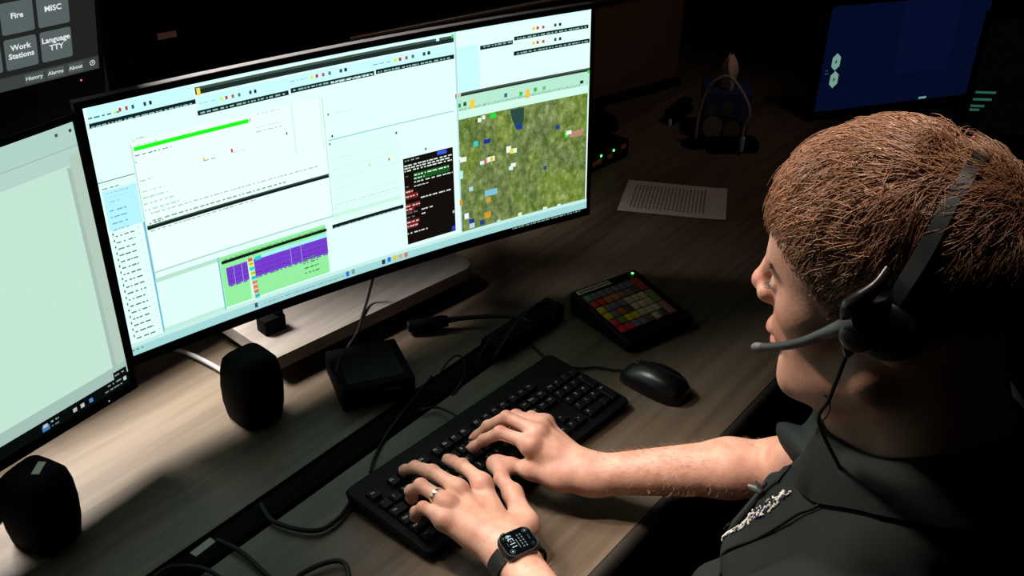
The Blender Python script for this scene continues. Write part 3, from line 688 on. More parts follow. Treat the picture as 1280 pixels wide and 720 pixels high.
def ramp(src, stops):
    r = N.new('ShaderNodeValToRGB'); L.new(src, r.inputs[0])
    while len(r.color_ramp.elements) < len(stops): r.color_ramp.elements.new(.5)
    for e, (p, c) in zip(r.color_ramp.elements, stops): e.position = p; e.color = (*lin(c), 1)
    return r.outputs[0]
c1 = ramp(nz(70, 14, .25), [(.37, (40, 58, 32)), (.47, (92, 112, 60)), (.57, (136, 152, 92)), (.70, (196, 202, 150))])
c2 = ramp(nz(11, 6, .8), [(.40, (120, 140, 90)), (.53, (130, 160, 60)), (.60, (170, 196, 60)), (.66, (120, 150, 70))])
mx = N.new('ShaderNodeMix'); mx.data_type = 'RGBA'; mx.blend_type = 'MIX'; mx.inputs[0].default_value = .32; L.new(c1, mx.inputs[6]); L.new(c2, mx.inputs[7])
e = N.new('ShaderNodeEmission'); e.inputs[1].default_value = .95; L.new(mx.outputs[2], e.inputs[0]); oo = N.new('ShaderNodeOutputMaterial'); L.new(e.outputs[0], oo.inputs[0])
MB().add(vs, [(i*2, i*2+2, i*2+3, i*2+1) for i in range(n)]).build('map_window', mm, wide, smooth=0, label='green aerial map with scattered unit markers')

# ---- flat monitor at the left
lo = np.array([.65618, 1.1360, .12444]); lr, lu, ln = frame_axes(.0855, .0391); LW, LH = .60, .385
def lpos(x, y, l): return lo+lr*(x-LW)+lu*y+ln*l          # x from the left edge of the glass
flat = thing('flat_monitor', 'flat black monitor with an empty pale page, left of the curved monitor', 'monitor', (lo[0]-.3, lo[1]+.12, 0))
def slab(pos, x0, x1, y0, y1, l0, l1):
    return MB().add([pos(x, y, l) for l in (l0, l1) for x, y in ((x0, y0), (x1, y0), (x1, y1), (x0, y1))], [(3, 2, 1, 0), (4, 5, 6, 7), (0, 1, 5, 4), (1, 2, 6, 5), (2, 3, 7, 6), (3, 0, 4, 7)])
slab(lpos, -.01, LW+.009, -.014, LH+.009, -.030, -.0015).build('housing', BLKM, flat, smooth=0)
fr = MB()
for x0, x1, y0, y1 in ((-.01, LW+.009, LH, LH+.009), (-.01, LW+.009, -.014, 0), (-.01, 0, 0, LH), (LW, LW+.009, 0, LH)):
    q = slab(lpos, x0, x1, y0, y1, -.0015, .0012); fr.add(q.v, q.f)
fr.build('bezel', BEZ, flat, smooth=0)
pb = lpos(LW/2, 0, -.13)
MB().box((pb[0], pb[1], .16), (.05, .03, .31), rz=.0855, bev=.005).build('stand_column', BLKM, flat)
MB().box((pb[0], pb[1], .007), (.24, .17, .014), rz=.0855, bev=.005).build('stand_foot', BLKM, flat)
q = lpos(LW/2, .19, -.08); MB().box(q, (.08, .10, .08), rz=.0855, bev=.006).build('stand_hinge', BLKM, flat)
q = lpos(LW-.04, -.008, .0014); MB().ell(q, (.0009, .0009, .0009), n=8).build('power_light', emat('white_led', (.9, .95, 1), .8), flat, label='tiny white power light')
D = Display(lpos)
PAGE = (212, 246, 228); BAR = (186, 214, 206)
D.rect(0, 0, LW, LH, (206, 240, 224)); D.rect(0, LH-.030, LW, LH, (192, 224, 216)); D.rect(0, LH-.031, LW, LH-.030, (160, 190, 184)); D.rect(0, LH-.052, LW, LH-.031, (196, 226, 218))
D.rect(0, .036, LW-.022, LH-.052, PAGE); D.rect(LW-.022, .036, LW-.016, LH-.055, (180, 204, 194)); D.rect(LW-.016, .036, LW, LH-.04, (196, 216, 202))
D.rect(0, .018, LW, .036, (178, 206, 196))
D.rect(LW-.008, LH-.012, LW-.004, LH-.008, (60, 70, 70)); D.rect(LW-.028, LH-.012, LW-.024, LH-.008, (80, 90, 90))
D.rect(0, 0, LW, .018, (8, 14, 14))
D.rect(LW-.024, .0165, LW-.002, .028, (14, 18, 18)); D.text(LW-.022, .019, LW-.004, .026, (150, 160, 150))
for x, c in ((.092, (90, 140, 210)), (.106, (200, 205, 200)), (.118, (190, 195, 190))): D.rect(LW-x+.03-.006, .005, LW-x+.03, .011, c)
D.text(LW-.036, .011, LW-.012, .015, (150, 160, 160)); D.text(LW-.042, .004, LW-.012, .008, (130, 140, 140)); D.rect(LW-.010, .008, LW-.005, .014, (210, 215, 210))
D.rect(LW-.142, .003, LW-.131, .011, (80, 130, 200)); D.rect(LW-.140, .008, LW-.133, .013, (190, 205, 220)); D.text(LW-.128, .009, LW-.116, .014, (180, 190, 190)); D.text(LW-.128, .003, LW-.116, .007, (110, 120, 120))
D.build('screen', attr_emat('flat_display_light', .84, (1.0, 1.04, 1.02)), flat, 'almost empty pale page with a dark task bar')

# ---- touch panel hung above it, tipped down towards the operator
to = np.array([.7877, 1.2889, .5122]); tr, tu, tn = frame_axes(-.074, -.197); TW, TH = .475, .270
def tpos(x, y, l): return to+tr*(x-TW)+tu*y+tn*l
touch = thing('touch_panel', 'dark touch panel with grey call buttons above the flat monitor', 'touch screen', (to[0]-.24, to[1]+.35, 0))
slab(tpos, -.02, TW+.008, -.052, TH+.02, -.035, -.001).build('housing', BLKM, touch, smooth=0)
slab(tpos, -.018, TW+.006, -.050, TH+.018, -.001, 0).build('glass', BEZ, touch, smooth=0)
pb = (to[0]-.24, to[1]+.35)
MB().tube([(pb[0], pb[1], .01), (pb[0], pb[1], .66)], .018, 16).build('post', BLKM, touch)
MB().box((pb[0], pb[1], .007), (.16, .12, .014), bev=.004).build('foot', BLKM, touch)
q = tpos(TW/2, .12, -.05); MB().tube([(pb[0], pb[1], .63), q], .016, 12).build('arm', BLKM, touch)
D = Display(tpos); BTN = (96, 108, 108); bw, bh, gx, gy, sx, sy = .0428, .0425, .0050, .0063, .0364, .0274
D.rect(0, 0, TW, TH, (38, 40, 38)); D.rect(0, 0, TW, .019, (66, 74, 72)); D.rect(0, .018, TW, .0195, (52, 56, 54))
def rbutton(x0, y0, x1, y1, col, r=.003):
    pts = []
    for cx, cy, a0 in ((x1-r, y0+r, -90), (x1-r, y1-r, 0), (x0+r, y1-r, 90), (x0+r, y0+r, 180)):
        for k in range(4): a = math.radians(a0+k*30); pts.append((cx+r*math.cos(a), cy+r*math.sin(a)))
    D.poly(pts, col)
names = {(0, 0): 'Language\nTTY', (1, 0): 'Work\nStations', (0, 1): 'MISC', (1, 1): 'Fire'}
for i in range(8):
    for j in range(5):
        x1 = TW-sx-i*(bw+gx); y0 = sy+j*(bh+gy); rbutton(x1-bw, y0, x1, y0+bh, BTN)
        if (i, j) in names: D.words(names[i, j], x1-bw/2, y0+bh*.56, .0106, (250, 255, 255), bold=.0003)
for body, x, wd in (('History', .0925, .026), ('Alarms', .0625, .024), ('About', .034, .021)):
    D.rect(TW-x-wd/2, .003, TW-x+wd/2, .0165, (84, 94, 92)); D.words(body, TW-x, .0098, .0076, (240, 250, 250), bold=.00012)
cx, cy = TW-.0095, .0105
D.poly([(cx+.0042*math.cos(a*math.pi/6), cy+.0042*math.sin(a*math.pi/6)) for a in range(12)], (225, 232, 230))
D.poly([(cx+.003*math.cos(a*math.pi/6), cy+.003*math.sin(a*math.pi/6)) for a in range(12)], (70, 78, 78)); D.rect(cx-.0008, cy-.001, cx+.0006, cy+.002, (235, 240, 240)); D.rect(cx-.0008, cy-.001, cx+.0016, cy, (235, 240, 240))
D.build('screen', attr_emat('touch_display_light', .8), touch, 'dark display with square grey buttons')
MB().ell(tpos(TW-.028, -.011, .0006), (.0010, .0010, .0010), n=8).build('power_light', emat('red_led', (1, .12, .12), 3), touch, label='tiny red power light')

# ---- blank dark monitor standing behind, between touch panel and curved monitor
p0 = wface-wn*.30
dm_c = np.array([1.115, 1.411, .535])
dm = thing('blank_monitor', 'blank black monitor with a small pinkish label behind the curved monitor', 'monitor', (dm_c[0], dm_c[1]+.03, 0))
MB().box(dm_c, (.44, .03, .40), rz=wyaw, bev=.006).build('housing', BLKM, dm)
q = dm_c-wn*.0155; MB().box(q, (.425, .002, .385), rz=wyaw).build('screen', mat('unlit_black_screen', (.0008, .0008, .0008), .6, spec=.03), dm, smooth=0)
MB().box((dm_c[0]+.02, dm_c[1]+.04, .2), (.05, .03, .4), rz=wyaw, bev=.005).build('stand_column', BLKM, dm)
MB().box((dm_c[0]+.02, dm_c[1]+.04, .007), (.22, .15, .014), rz=wyaw, bev=.004).build('stand_foot', BLKM, dm)
q = np.array((.9985, 1.4245, .483)); MB().box(q, (.031, .002, .010), rz=wyaw).build('label_tag', mat('pinkish_label', (.42, .22, .17), .7, spec=.1), dm, smooth=0, label='small pinkish label')

# ---- pale riser board under the curved monitor
ris = thing('monitor_riser', 'pale oak riser board under the curved monitor, its right corner rounded', 'riser', (1.16, 1.22, 0))
ra, rb = np.array((0.8954, 1.1122, 0.0480)), np.array((1.3387, 1.0584, 0.0480))
rx = (rb-ra)/np.linalg.norm(rb-ra); ry = np.array([-rx[1], rx[0], 0]); LR = np.linalg.norm(rb-ra); DR = .205
poly = [(0, 0), (LR-.03, 0)]+[(LR-.03+.03*math.sin(a), .03-.03*math.cos(a)) for a in np.linspace(.3, math.pi/2, 6)]+[(LR, DR), (0, DR)]
Mr = basis((ra[0], ra[1], 0), rx, ry, (0, 0, 1))
MB().prism(poly, .024, .048, Mr).build('board', RISE, ris, smooth=30)
for x in (.05, LR-.07): MB().prism([(x-.02, .04), (x+.02, .04), (x+.02, DR-.03), (x-.02, DR-.03)], 0, .024, Mr).build('foot', BLKM, ris, smooth=0)
q = Mr @ Vector((.045, .075, .048))
clip = thing('cable_clamp', 'small black block clamp standing on the pale riser board', 'clamp', (q.x, q.y, .048))
MB().box((q.x, q.y, .062), (.04, .028, .028), rz=-.15, bev=.003).build('clamp_body', BLKM, clip)
MB().box((q.x+.012, q.y-.002, .079), (.014, .02, .008), rz=-.15, bev=.002).build('clamp_jaw', BLKM, clip)
# ------------------------------------------------------------------ keyboard: local frame, x along the rows, y to the back
kb = thing('keyboard', 'full size black computer keyboard under the operator\'s hands', 'keyboard', (.9755, .730, .002), -.0568)
KW, KD = .455, .165; KZF, KZB = .013, .027
def kz(y): return KZF+(KZB-KZF)*(y+KD/2)/KD
m = MB(); r = .010; out = []
for cx, cy, a0 in ((KW/2-r, -KD/2+r, -90), (KW/2-r, KD/2-r, 0), (-KW/2+r, KD/2-r, 90), (-KW/2+r, -KD/2+r, 180)):
    for k in range(5): a = math.radians(a0+k*22.5); out.append((cx+r*math.cos(a), cy+r*math.sin(a)))
n = len(out); vs = [(x*.985, y*.96, 0) for x, y in out]+[(x, y, kz(y)-.004) for x, y in out]+[(x*.99, y*.975, kz(y*.975)) for x, y in out]
m.add(vs, [tuple(range(n))[::-1], tuple(range(2*n, 3*n))]+[(k*n+i, k*n+(i+1) % n, (k+1)*n+(i+1) % n, (k+1)*n+i) for k in range(2) for i in range(n)])
m.build('case', BLK, kb, local=True, smooth=35)
KEYM = mat('black_keycap', (.004, .004, .0043), .45, spec=.14); LEG = mat('white_key_legend', (.42, .42, .40), .5)
U = .0193; kmesh = {}; kn = 0
def key(cx, cy, wd, dp, legend):
    ck = (round(wd, 4), round(dp, 4), legend)
    if ck not in kmesh:
        k = MB(); w2, d2, hh = wd-.0028, dp-.0028, .0075
        k.add([(sx*w2/2, sy*d2/2, 0) for sx, sy in ((-1, -1), (1, -1), (1, 1), (-1, 1))]+[(sx*(w2/2-.0005), sy*(d2/2-.0005), hh*.75) for sx, sy in ((-1, -1), (1, -1), (1, 1), (-1, 1))]+[(sx*(w2/2-.002), sy*(d2/2-.0018), hh) for sx, sy in ((-1, -1), (1, -1), (1, 1), (-1, 1))],
              [(8, 9, 10, 11)]+[(a*4+i, a*4+(i+1) % 4, a*4+4+(i+1) % 4, a*4+4+i) for a in range(2) for i in range(4)])
        me_v = len(k.v)
        if legend:
            vs, fs = text_mesh(legend, .0068 if len(legend) < 3 else .0042, bold=.00012)
            dx, dy = (-w2/2+.005, d2/2-.0062) if len(legend) < 3 else (-w2/2+.0075, d2/2-.0062)
            k.add([(v.x+dx, v.y+dy, hh+.00008) for v in vs], fs, 1)
        me = bpy.data.meshes.new('key'); me.from_pydata(k.v, [], k.f); me.materials.append(KEYM); me.materials.append(LEG); me.polygons.foreach_set('material_index', k.m); kmesh[ck] = me
    o = bpy.data.objects.new('key', kmesh[ck]); COL.objects.link(o); o.parent = kb; o.location = (cx, cy, kz(cy)-.0012); o.rotation_euler = (math.atan2(KZB-KZF, KD), 0, 0)
X0 = -KW/2+.0125; rowy = [KD/2-.029-.0095]; rowy += [rowy[0]-.0235-U*i for i in range(5)]
def row(y, items, x=X0):
    for it in items:
        if isinstance(it, (int, float)): x += it*U; continue
        nm, wd = it if isinstance(it, tuple) else (it, 1); key(x+wd*U/2, y, wd*U, U, nm); x += wd*U
row(rowy[0], ['Esc', 1]+['F1', 'F2', 'F3', 'F4', .5, 'F5', 'F6', 'F7', 'F8', .5, 'F9', 'F10', 'F11', 'F12', .25, 'Prt', 'Scr', 'Brk'])
row(rowy[1], ['`']+list('1234567890-=')+[('Back', 2), .25, 'Ins', 'Hm', 'PgU', .25, 'Num', '/', '*', '-'])
row(rowy[2], [('Tab', 1.5)]+list('QWERTYUIOP[]')+[('\\', 1.5), .25, 'Del', 'End', 'PgD', .25, '7', '8', '9'])
row(rowy[3], [('Caps', 1.75)]+list("ASDFGHJKL;'")+[('Enter', 2.25), 3.5, '4', '5', '6'])
row(rowy[4], [('Shift', 2.25)]+list('ZXCVBNM,./')+[('Shift', 2.75), 1.25, '^', 1.25, '1', '2', '3'])
row(rowy[5], [('Ctrl', 1.25), ('Fn', 1.25), ('Alt', 1.25), ('', 6.25), ('Alt', 1.25), ('Fn', 1.25), ('Mn', 1.25), ('Ctrl', 1.25), .25, '<', 'v', '>', .25, ('0', 2), '.'])
key(X0+22*U-.25*U+.25*U-.5*U+.5*U, (rowy[2]+rowy[3])/2, U, 2*U, '+'); key(X0+22*U, (rowy[4]+rowy[5])/2, U, 2*U, 'Ent')

# ------------------------------------------------------------------ mouse
ms = thing('computer_mouse', 'black computer mouse lying right of the keyboard', 'mouse', (1.268, .632, 0), math.radians(-4))
def mouse_shape():
    m = MB(); n = 22; R = []
    prof = [(-.058, .012, .010), (-.055, .022, .020), (-.045, .028, .030), (-.028, .0315, .037), (-.005, .032, .039), (.018, .0305, .035), (.038, .029, .027), (.052, .025, .018), (.058, .017, .011), (.060, .008, .007)]
    vs = []
    for y, wd, h in prof:
        for j in range(n):
            a = math.pi*j/(n-1); x = -math.cos(a); z = math.sin(a)
            vs.append((wd*math.copysign(abs(x)**.8, x), y, .002+h*z**.75))
    fs = [(i*n+j, i*n+j+1, (i+1)*n+j+1, (i+1)*n+j) for i in range(len(prof)-1) for j in range(n-1)]
    fs += [tuple(range(n)), tuple((len(prof)-1)*n+j for j in range(n))[::-1]]+[(i*n, (i+1)*n, (i+1)*n+n-1, i*n+n-1) for i in range(len(prof)-1)]
    return m.add(vs, fs)
mouse_shape().build('shell', mat('satin_black_plastic', (.005, .005, .0055), .33, spec=.4), ms, local=True, smooth=60)
MB().lathe([(.002, -.0035), (.0105, -.0035), (.0115, -.002), (.0115, .002), (.0105, .0035), (.002, .0035)], 20, basis((0, .036, .022), (0, 1, 0), (0, 0, 1), (1, 0, 0))).build('scroll_wheel', RUB, ms, local=True)
MB().box((0, -.012, .0405), (.0012, .09, .001)).build('button_seam', RUB, ms, local=True)
MB().box((0, 0, .0022), (.05, .1, .0044), bev=.002).build('base', RUB, ms, local=True)
MB().tube([(1.270, .692, .006), (1.2620, 0.7103, 0.0040), (1.2524, 0.7356, 0.0030), (1.2311, 0.7582, 0.0030), (1.2197, 0.8021, 0.0030), (1.2363, 0.8505, 0.0030), (1.2444, 0.8785, 0.0020)], .0019, 8, 6).build('mouse_cable', RUB, None)
tag(bpy.data.objects['mouse_cable'], 'thin black mouse cable running behind the keyboard to the slot', 'cable')

# ------------------------------------------------------------------ dispatch keypad
kp = thing('dispatch_keypad', 'wedge shaped black keypad with rows of coloured keys', 'keypad', (1.4205, .7715, 0), -.3016)
PW, PD_ = .155, .160; PZF, PZB = .022, .044
def pz(y): return PZF+(PZB-PZF)*(y+PD_/2)/PD_
bm = bmesh.new(); bmesh.ops.create_cube(bm, size=1)
for v in bm.verts:
    x, y = v.co.x*PW, v.co.y*PD_; v.co = Vector((x, y, pz(y) if v.co.z > 0 else .002))
bmesh.ops.bevel(bm, geom=bm.edges[:], offset=.005, segments=3, profile=.6, affect='EDGES')
MB().bm(bm).build('case', BLK, kp, local=True)
for sx in (-1, 1):
    for sy in (-1, 1): MB().lathe([(.006, 0), (.006, .003)], 10, Matrix.Translation((sx*.06, sy*.06, 0))).build('rubber_foot', RUB, kp, local=True)
KC = {'g': (112, 124, 112), 's': (108, 106, 112), 'd': (78, 70, 66), 'r': (200, 44, 48), 'o': (206, 112, 40), 'm': (140, 96, 92), 'y': (206, 176, 34), 'b': (206, 172, 148), 'v': (104, 124, 56), 'c': (190, 80, 44), 'n': (96, 74, 62), 'R': (190, 62, 60), 'G': (120, 138, 70), 'P': (170, 108, 108)}
rows = ['gssssss', 'rroommn', 'ysssbbb', 'yscdbbb', 'rvyybbb', 'rrssnbn']
th = math.atan2(PZB-PZF, PD_); kmesh2 = {}
def ckey(cx, cy, wd, dp, code):
    if (wd, dp, code) not in kmesh2:
        k = MB().box((0, 0, .0022), (wd-.0022, dp-.0022, .0044), bev=.0012, seg=2)
        kmesh2[wd, dp, code] = k.mesh('key', mat('key_'+code, tuple(v*.8 for v in lin(KC[code])), .45), smooth=40)
    o = bpy.data.objects.new('key', kmesh2[wd, dp, code]); COL.objects.link(o); o.parent = kp; o.location = (cx, cy, pz(cy)); o.rotation_euler = (th, 0, 0)
kx0, kdx, ky0, kdy = -.0625, .0157, .0455, .0187
for j, rw in enumerate(rows):
    for i, ch in enumerate(rw): ckey(kx0+kdx*i, ky0-kdy*j, kdx, kdy, ch)
for j, ch in enumerate('RGP'): ckey(kx0+kdx*7.15, ky0-kdy*(2*j+.5), kdx*1.1, kdy*2, ch)
lab = MB().box((-.032, .0685, pz(.0685)+.0004), (.075, .012, .0012)); lab.build('label_strip', mat('cream_label', (.55, .45, .36), .6), kp, local=True, smooth=0, label='cream printed label strip')
t = MB(); x = -.064
while x < -.002: wd = random.uniform(.003, .006); t.box((x+wd/2, .0685, pz(.0685)+.0012), (wd, .006, .0004)); x += wd+.002
t.build('label_print', mat('dark_ink', (.06, .05, .05), .7), kp, local=True, smooth=0)['kind'] = 'stuff'
MB().ell((.062, .0695, pz(.0695)+.001), (.0026, .0026, .0018), n=12).build('status_light', emat('green_led', (.12, 1, .16), 2.2), kp, local=True, label='glowing green status light')

# ------------------------------------------------------------------ sheet of paper
pc = [np.array(p) for p in ((1.9345, 1.0889, 0.0010), (2.0339, 0.8901, 0.0010), (1.8890, 0.8203, 0.0010), (1.7824, 1.0261, 0.0010))]
m = MB(); n = 8
for i in range(n+1):
    for j in range(n+1):
        s, q = i/n, j/n; p = (pc[0]*(1-s)+pc[1]*s)*(1-q)+(pc[3]*(1-s)+pc[2]*s)*q
        m.v.append((p[0], p[1], .0015+.004*max(0, s-.8)**1.5*5+.003*max(0, .15-q)))
k = len(m.v); m.v += [(x, y, z-.0006) for x, y, z in m.v]; N1 = n+1
for i in range(n):
    for j in range(n): m.f += [(i*N1+j, (i+1)*N1+j, (i+1)*N1+j+1, i*N1+j+1), (k+i*N1+j, k+i*N1+j+1, k+(i+1)*N1+j+1, k+(i+1)*N1+j)]; m.m += [0, 0]
pp = thing('paper_sheet', 'printed white sheet of paper lying on the desk', 'paper', tuple((pc[0]+pc[2])/2))
m.build('sheet', mat('white_paper', (.62, .56, .52), .8), pp, smooth=0)
m = MB(); random.seed(3)
for i in range(20):
    s = .10+i*.036; q = .14
    while q < .86:
        wd = random.uniform(.03, .10); q1 = min(q+wd, .88); P = lambda s, q: tuple(((pc[0]*(1-s)+pc[1]*s)*(1-q)+(pc[3]*(1-s)+pc[2]*s)*q)[:2])+(.0042 if s > .75 else .0026,)
        m.add([P(s, q), P(s+.012, q), P(s+.012, q1), P(s, q1)], [(0, 1, 2, 3)]); q = q1+.025
    if i in (5, 12, 18): continue
m.build('printed_text', mat('grey_print', (.22, .19, .18), .8), pp, smooth=0)['kind'] = 'stuff'

# ------------------------------------------------------------------ desktop speakers
def speaker(loc, rz, label):
    s = thing('desktop_speaker', label, 'speaker', (loc[0], loc[1], 0), rz, 'pair of small black desktop speakers')
    m = MB(); n = 20; vs = []
    prof = [(0, .030, .034), (.004, .033, .037), (.03, .037, .040), (.06, .0385, .040), (.090, .0365, .038), (.106, .0335, .034), (.113, .028, .028), (.116, .016, .016)]
    for z, a, b in prof:
        for j in range(n):
            t = 2*math.pi*j/n; c, sn = math.cos(t), math.sin(t)
            vs.append((a*math.copysign(abs(c)**.45, c), b*math.copysign(abs(sn)**.45, sn)-.08*(z-.05)*.35, z))
    fs = [(i*n+j, i*n+(j+1) % n, (i+1)*n+(j+1) % n, (i+1)*n+j) for i in range(len(prof)-1) for j in range(n)]+[tuple(range(n))[::-1], tuple((len(prof)-1)*n+j for j in range(n))]
    m.add(vs, fs).build('cabinet', BLKM, s, local=True, smooth=50)
    g = MB(); g.ell((0, .036, .058), (.031, .008, .044), n=18); g.build('front_grille', mat('black_speaker_cloth', (.007, .007, .007), .95, bump=(1500, .6)), s, local=True, smooth=60)
    MB().box((0, .04, .012), (.012, .012, .006), bev=.002).build('volume_knob', BLK, s, local=True)
    return s
s1 = speaker((.470, 1.085), .2, 'small black desktop speaker with a pale label at the left front')
MB().box((.006, -.008, .1165), (.024, .010, .0012), rz=.45).build('label_tag', STK, s1, local=True, label='small pale label')
speaker((.815, 1.075), -.1, 'small black desktop speaker at the left end of the riser board')

# ------------------------------------------------------------------ black device box, clip ball and cables
bx = thing('device_box', 'flat black device box lying beside the desk slot', 'device', (.985, .995, 0), -.55)
MB().box((0, 0, .021), (.118, .118, .040), bev=.004).build('case', BLKM, bx, local=True)
MB().box((0, 0, .0412), (.092, .092, .0012), bev=.0005, seg=1).build('lid', BLK, bx, local=True)
MB().box((.02, -.0592, .028), (.03, .002, .004)).build('status_strip', mat('dim_grey_strip', (.06, .06, .06), .5), bx, local=True)
for sx in (-1, 1): MB().box((sx*.045, 0, .0005), (.012, .08, .001)).build('rubber_foot', RUB, bx, local=True)
ball = thing('cable_weight', 'small round black cable holder in front of the riser board', 'cable holder', (1.0807, 1.1127, 0.0000))
bp = (1.0807, 1.1127, 0.0000)
MB().lathe([(.017, 0), (.019, .004), (.016, .012), (.008, .016)], 20, Matrix.Translation((bp[0], bp[1], 0))).build('base', BLKM, ball)
MB().ell((bp[0], bp[1], .028), (.015, .013, .015)).build('clip_head', BLKM, ball)
MB().ell((bp[0]-.004, bp[1]-.012, .026), (.0022, .0015, .0022), n=8).build('screw', mat('dull_metal', (.3, .3, .3), .4, metal=1), ball)
MB().tube([(1.1202, 1.1103, 0.1000), (1.1094, 1.1155, 0.0600), (1.0649, 1.0885, 0.0500), (1.0330, 1.0690, 0.0450), (1.0129, 1.0688, 0.0300), (0.9580, 1.0348, 0.0450), (0.9326, 1.0167, 0.0420)], .0024, 8, 8).build('thin_cable', RUB)
tag(bpy.data.objects['thin_cable'], 'thin black cable from the curved monitor down to the device box', 'cable')
gc = thing('grey_cable', 'light grey network cable with a white plug beside the riser', 'cable', (0.8562, 1.2336, 0.0040))
MB().tube([(0.8243, 1.3739, 0.0060), (0.8457, 1.3167, 0.0060), (0.8535, 1.2744, 0.0070), (0.8555, 1.2202, 0.0070), (0.8540, 1.1812, 0.0060)], .0042, 10, 8).build('sheath', GRYC, gc)
MB().tube([(0.8546, 1.1877, 0.0060), (0.8535, 1.1748, 0.0060), (0.8505, 1.1539, 0.0060)], [.0052, .0056, .0046], 10).build('plug', WHT, gc)
MB().tube([(0.8505, 1.1539, 0.0060), (0.8479, 1.1261, 0.0060), (0.8341, 1.0862, 0.0060), (0.8174, 1.0583, 0.0060)], .003, 8, 6).build('tail', mat('olive_cable', (.10, .09, .06), .5), gc)

# gooseneck microphone lying at the end of the slot
gm = thing('gooseneck_microphone', 'black gooseneck microphone lying on the desk near the riser', 'microphone', (1.2484, 0.8986, 0.0000))
MB().tube([(1.1356, 1.0464, 0.0160), (1.1549, 1.0284, 0.0170), (1.1808, 1.0105, 0.0180), (1.1887, 1.0026, 0.0190)], [.0105, .0115, .0115, .0095], 14).build('capsule', BLKM, gm)
MB().tube([(1.1360, 1.0459, 0.0160), (1.1337, 1.0475, 0.0160)], [.0098, .0085], 14).build('windscreen', RUB, gm)
MB().tube([(1.1851, 1.0069, 0.0190), (1.2067, 0.9904, 0.0200), (1.2304, 0.9646, 0.0220), (1.2522, 0.9320, 0.0260), (1.2630, 0.9053, 0.0280), (1.2657, 0.8864, 0.0260), (1.2663, 0.8728, 0.0180)], [.006, .0046, .0042, .0042, .0042, .0042, .0046], 10, 8).build('gooseneck', RUB, gm)
q0, q1 = np.array((1.1687, 0.8947, 0.0000)), np.array((1.3525, 0.8880, 0.0000)); d = q1-q0; L0 = np.linalg.norm(d); d /= L0
Mg = basis(((q0[0]+q1[0])/2, (q0[1]+q1[1])/2, 0), d, (-d[1], d[0], 0), (0, 0, 1))
MB().box((0, 0, .015), (L0, .042, .026), bev=.005, M=Mg).build('base', BLKM, gm)
MB().box((-.03, 0, .0285), (.03, .02, .004), bev=.0015, M=Mg).build('talk_button', BLK, gm)
MB().tube([(1.3087, 0.8654, 0.0200), (1.3368, 0.8750, 0.0260), (1.3398, 0.8913, 0.0300), (1.3159, 0.9023, 0.0320), (1.2730, 0.9005, 0.0300), (1.2226, 0.8888, 0.0300), (1.1849, 0.8772, 0.0280), (1.1648, 0.8751, 0.0200), (1.1590, 0.8821, 0.0040)], .0026, 8, 8).build('cord', RUB, gm)
def cable(label, pts, r, m=RUB, name='black_cable', n=8):
    o = MB().tube(pts, r, n, 8).build(name, m); tag(o, label, 'cable', None); return o
cable('thin black cable looping over the slot beside the device box', [(1.0504, 0.9068, 0.0200), (1.0824, 0.9135, 0.0280), (1.1050, 0.9103, 0.0300), (1.1033, 0.8953, 0.0200), (1.0834, 0.8842, 0.0040), (1.0471, 0.8742, 0.0020), (1.0520, 0.8884, -0.0200)], .0017)
cable('thin black cable arching across the slot near the microphone base', [(1.1318, 0.8896, 0.0120), (1.1594, 0.8980, 0.0260), (1.1991, 0.9018, 0.0300), (1.2307, 0.8949, 0.0300)], .0014)
cable('black keyboard cable curving from the slot up to the back edge', [(0.9965, 0.9166, -0.0200), (0.9811, 0.8806, 0.0060), (0.9980, 0.8674, 0.0070), (0.9988, 0.8437, 0.0100), (0.9931, 0.8198, 0.0140)], .0022)
cable('black cable crossing the slot down to the keyboard corner', [(1.0439, 0.9148, 0.0200), (1.0018, 0.9086, 0.0120), (0.9492, 0.8985, 0.0040), (0.8993, 0.8823, 0.0040), (0.8522, 0.8607, 0.0040), (0.8187, 0.8364, 0.0120)], .0022)
cable('thick black cable looping from the slot to the keyboard\'s left end', [(0.6819, 0.9121, 0.0060), (0.6702, 0.8813, 0.0060), (0.6717, 0.8595, 0.0060), (0.6829, 0.8284, 0.0060), (0.7008, 0.8107, 0.0060), (0.7311, 0.8097, 0.0060), (0.7603, 0.8189, 0.0060), (0.7712, 0.8172, 0.0080)], .0034)
cable('black cable hooping up at the front left edge of the picture', [(.60, .905, .006), (.605, .86, .006), (0.5980, 0.7747, 0.0040), (0.6255, 0.7736, 0.0060), (0.6508, 0.7651, 0.0080), (0.6684, 0.7542, 0.0080), (0.6710, 0.7396, 0.0080), (0.6591, 0.7224, 0.0060), (0.6366, 0.7045, 0.0040), (.61, .62, .004), (.60, .51, .005), (.595, .462, -.03), (.595, .460, -.30)], .0034)
cable('dark cable lying across the slot at the bottom left', [(.46, .905, .006), (.49, .91, .006), (0.5244, 0.9147, 0.0060), (0.5404, 0.9035, 0.0060), (0.5520, 0.8866, 0.0060), (0.5582, 0.8677, 0.0060), (0.5595, 0.8450, 0.0040), (0.5537, 0.8201, 0.0040), (.53, .70, .004), (.51, .51, .005), (.505, .462, -.03), (.505, .460, -.30)], .003)

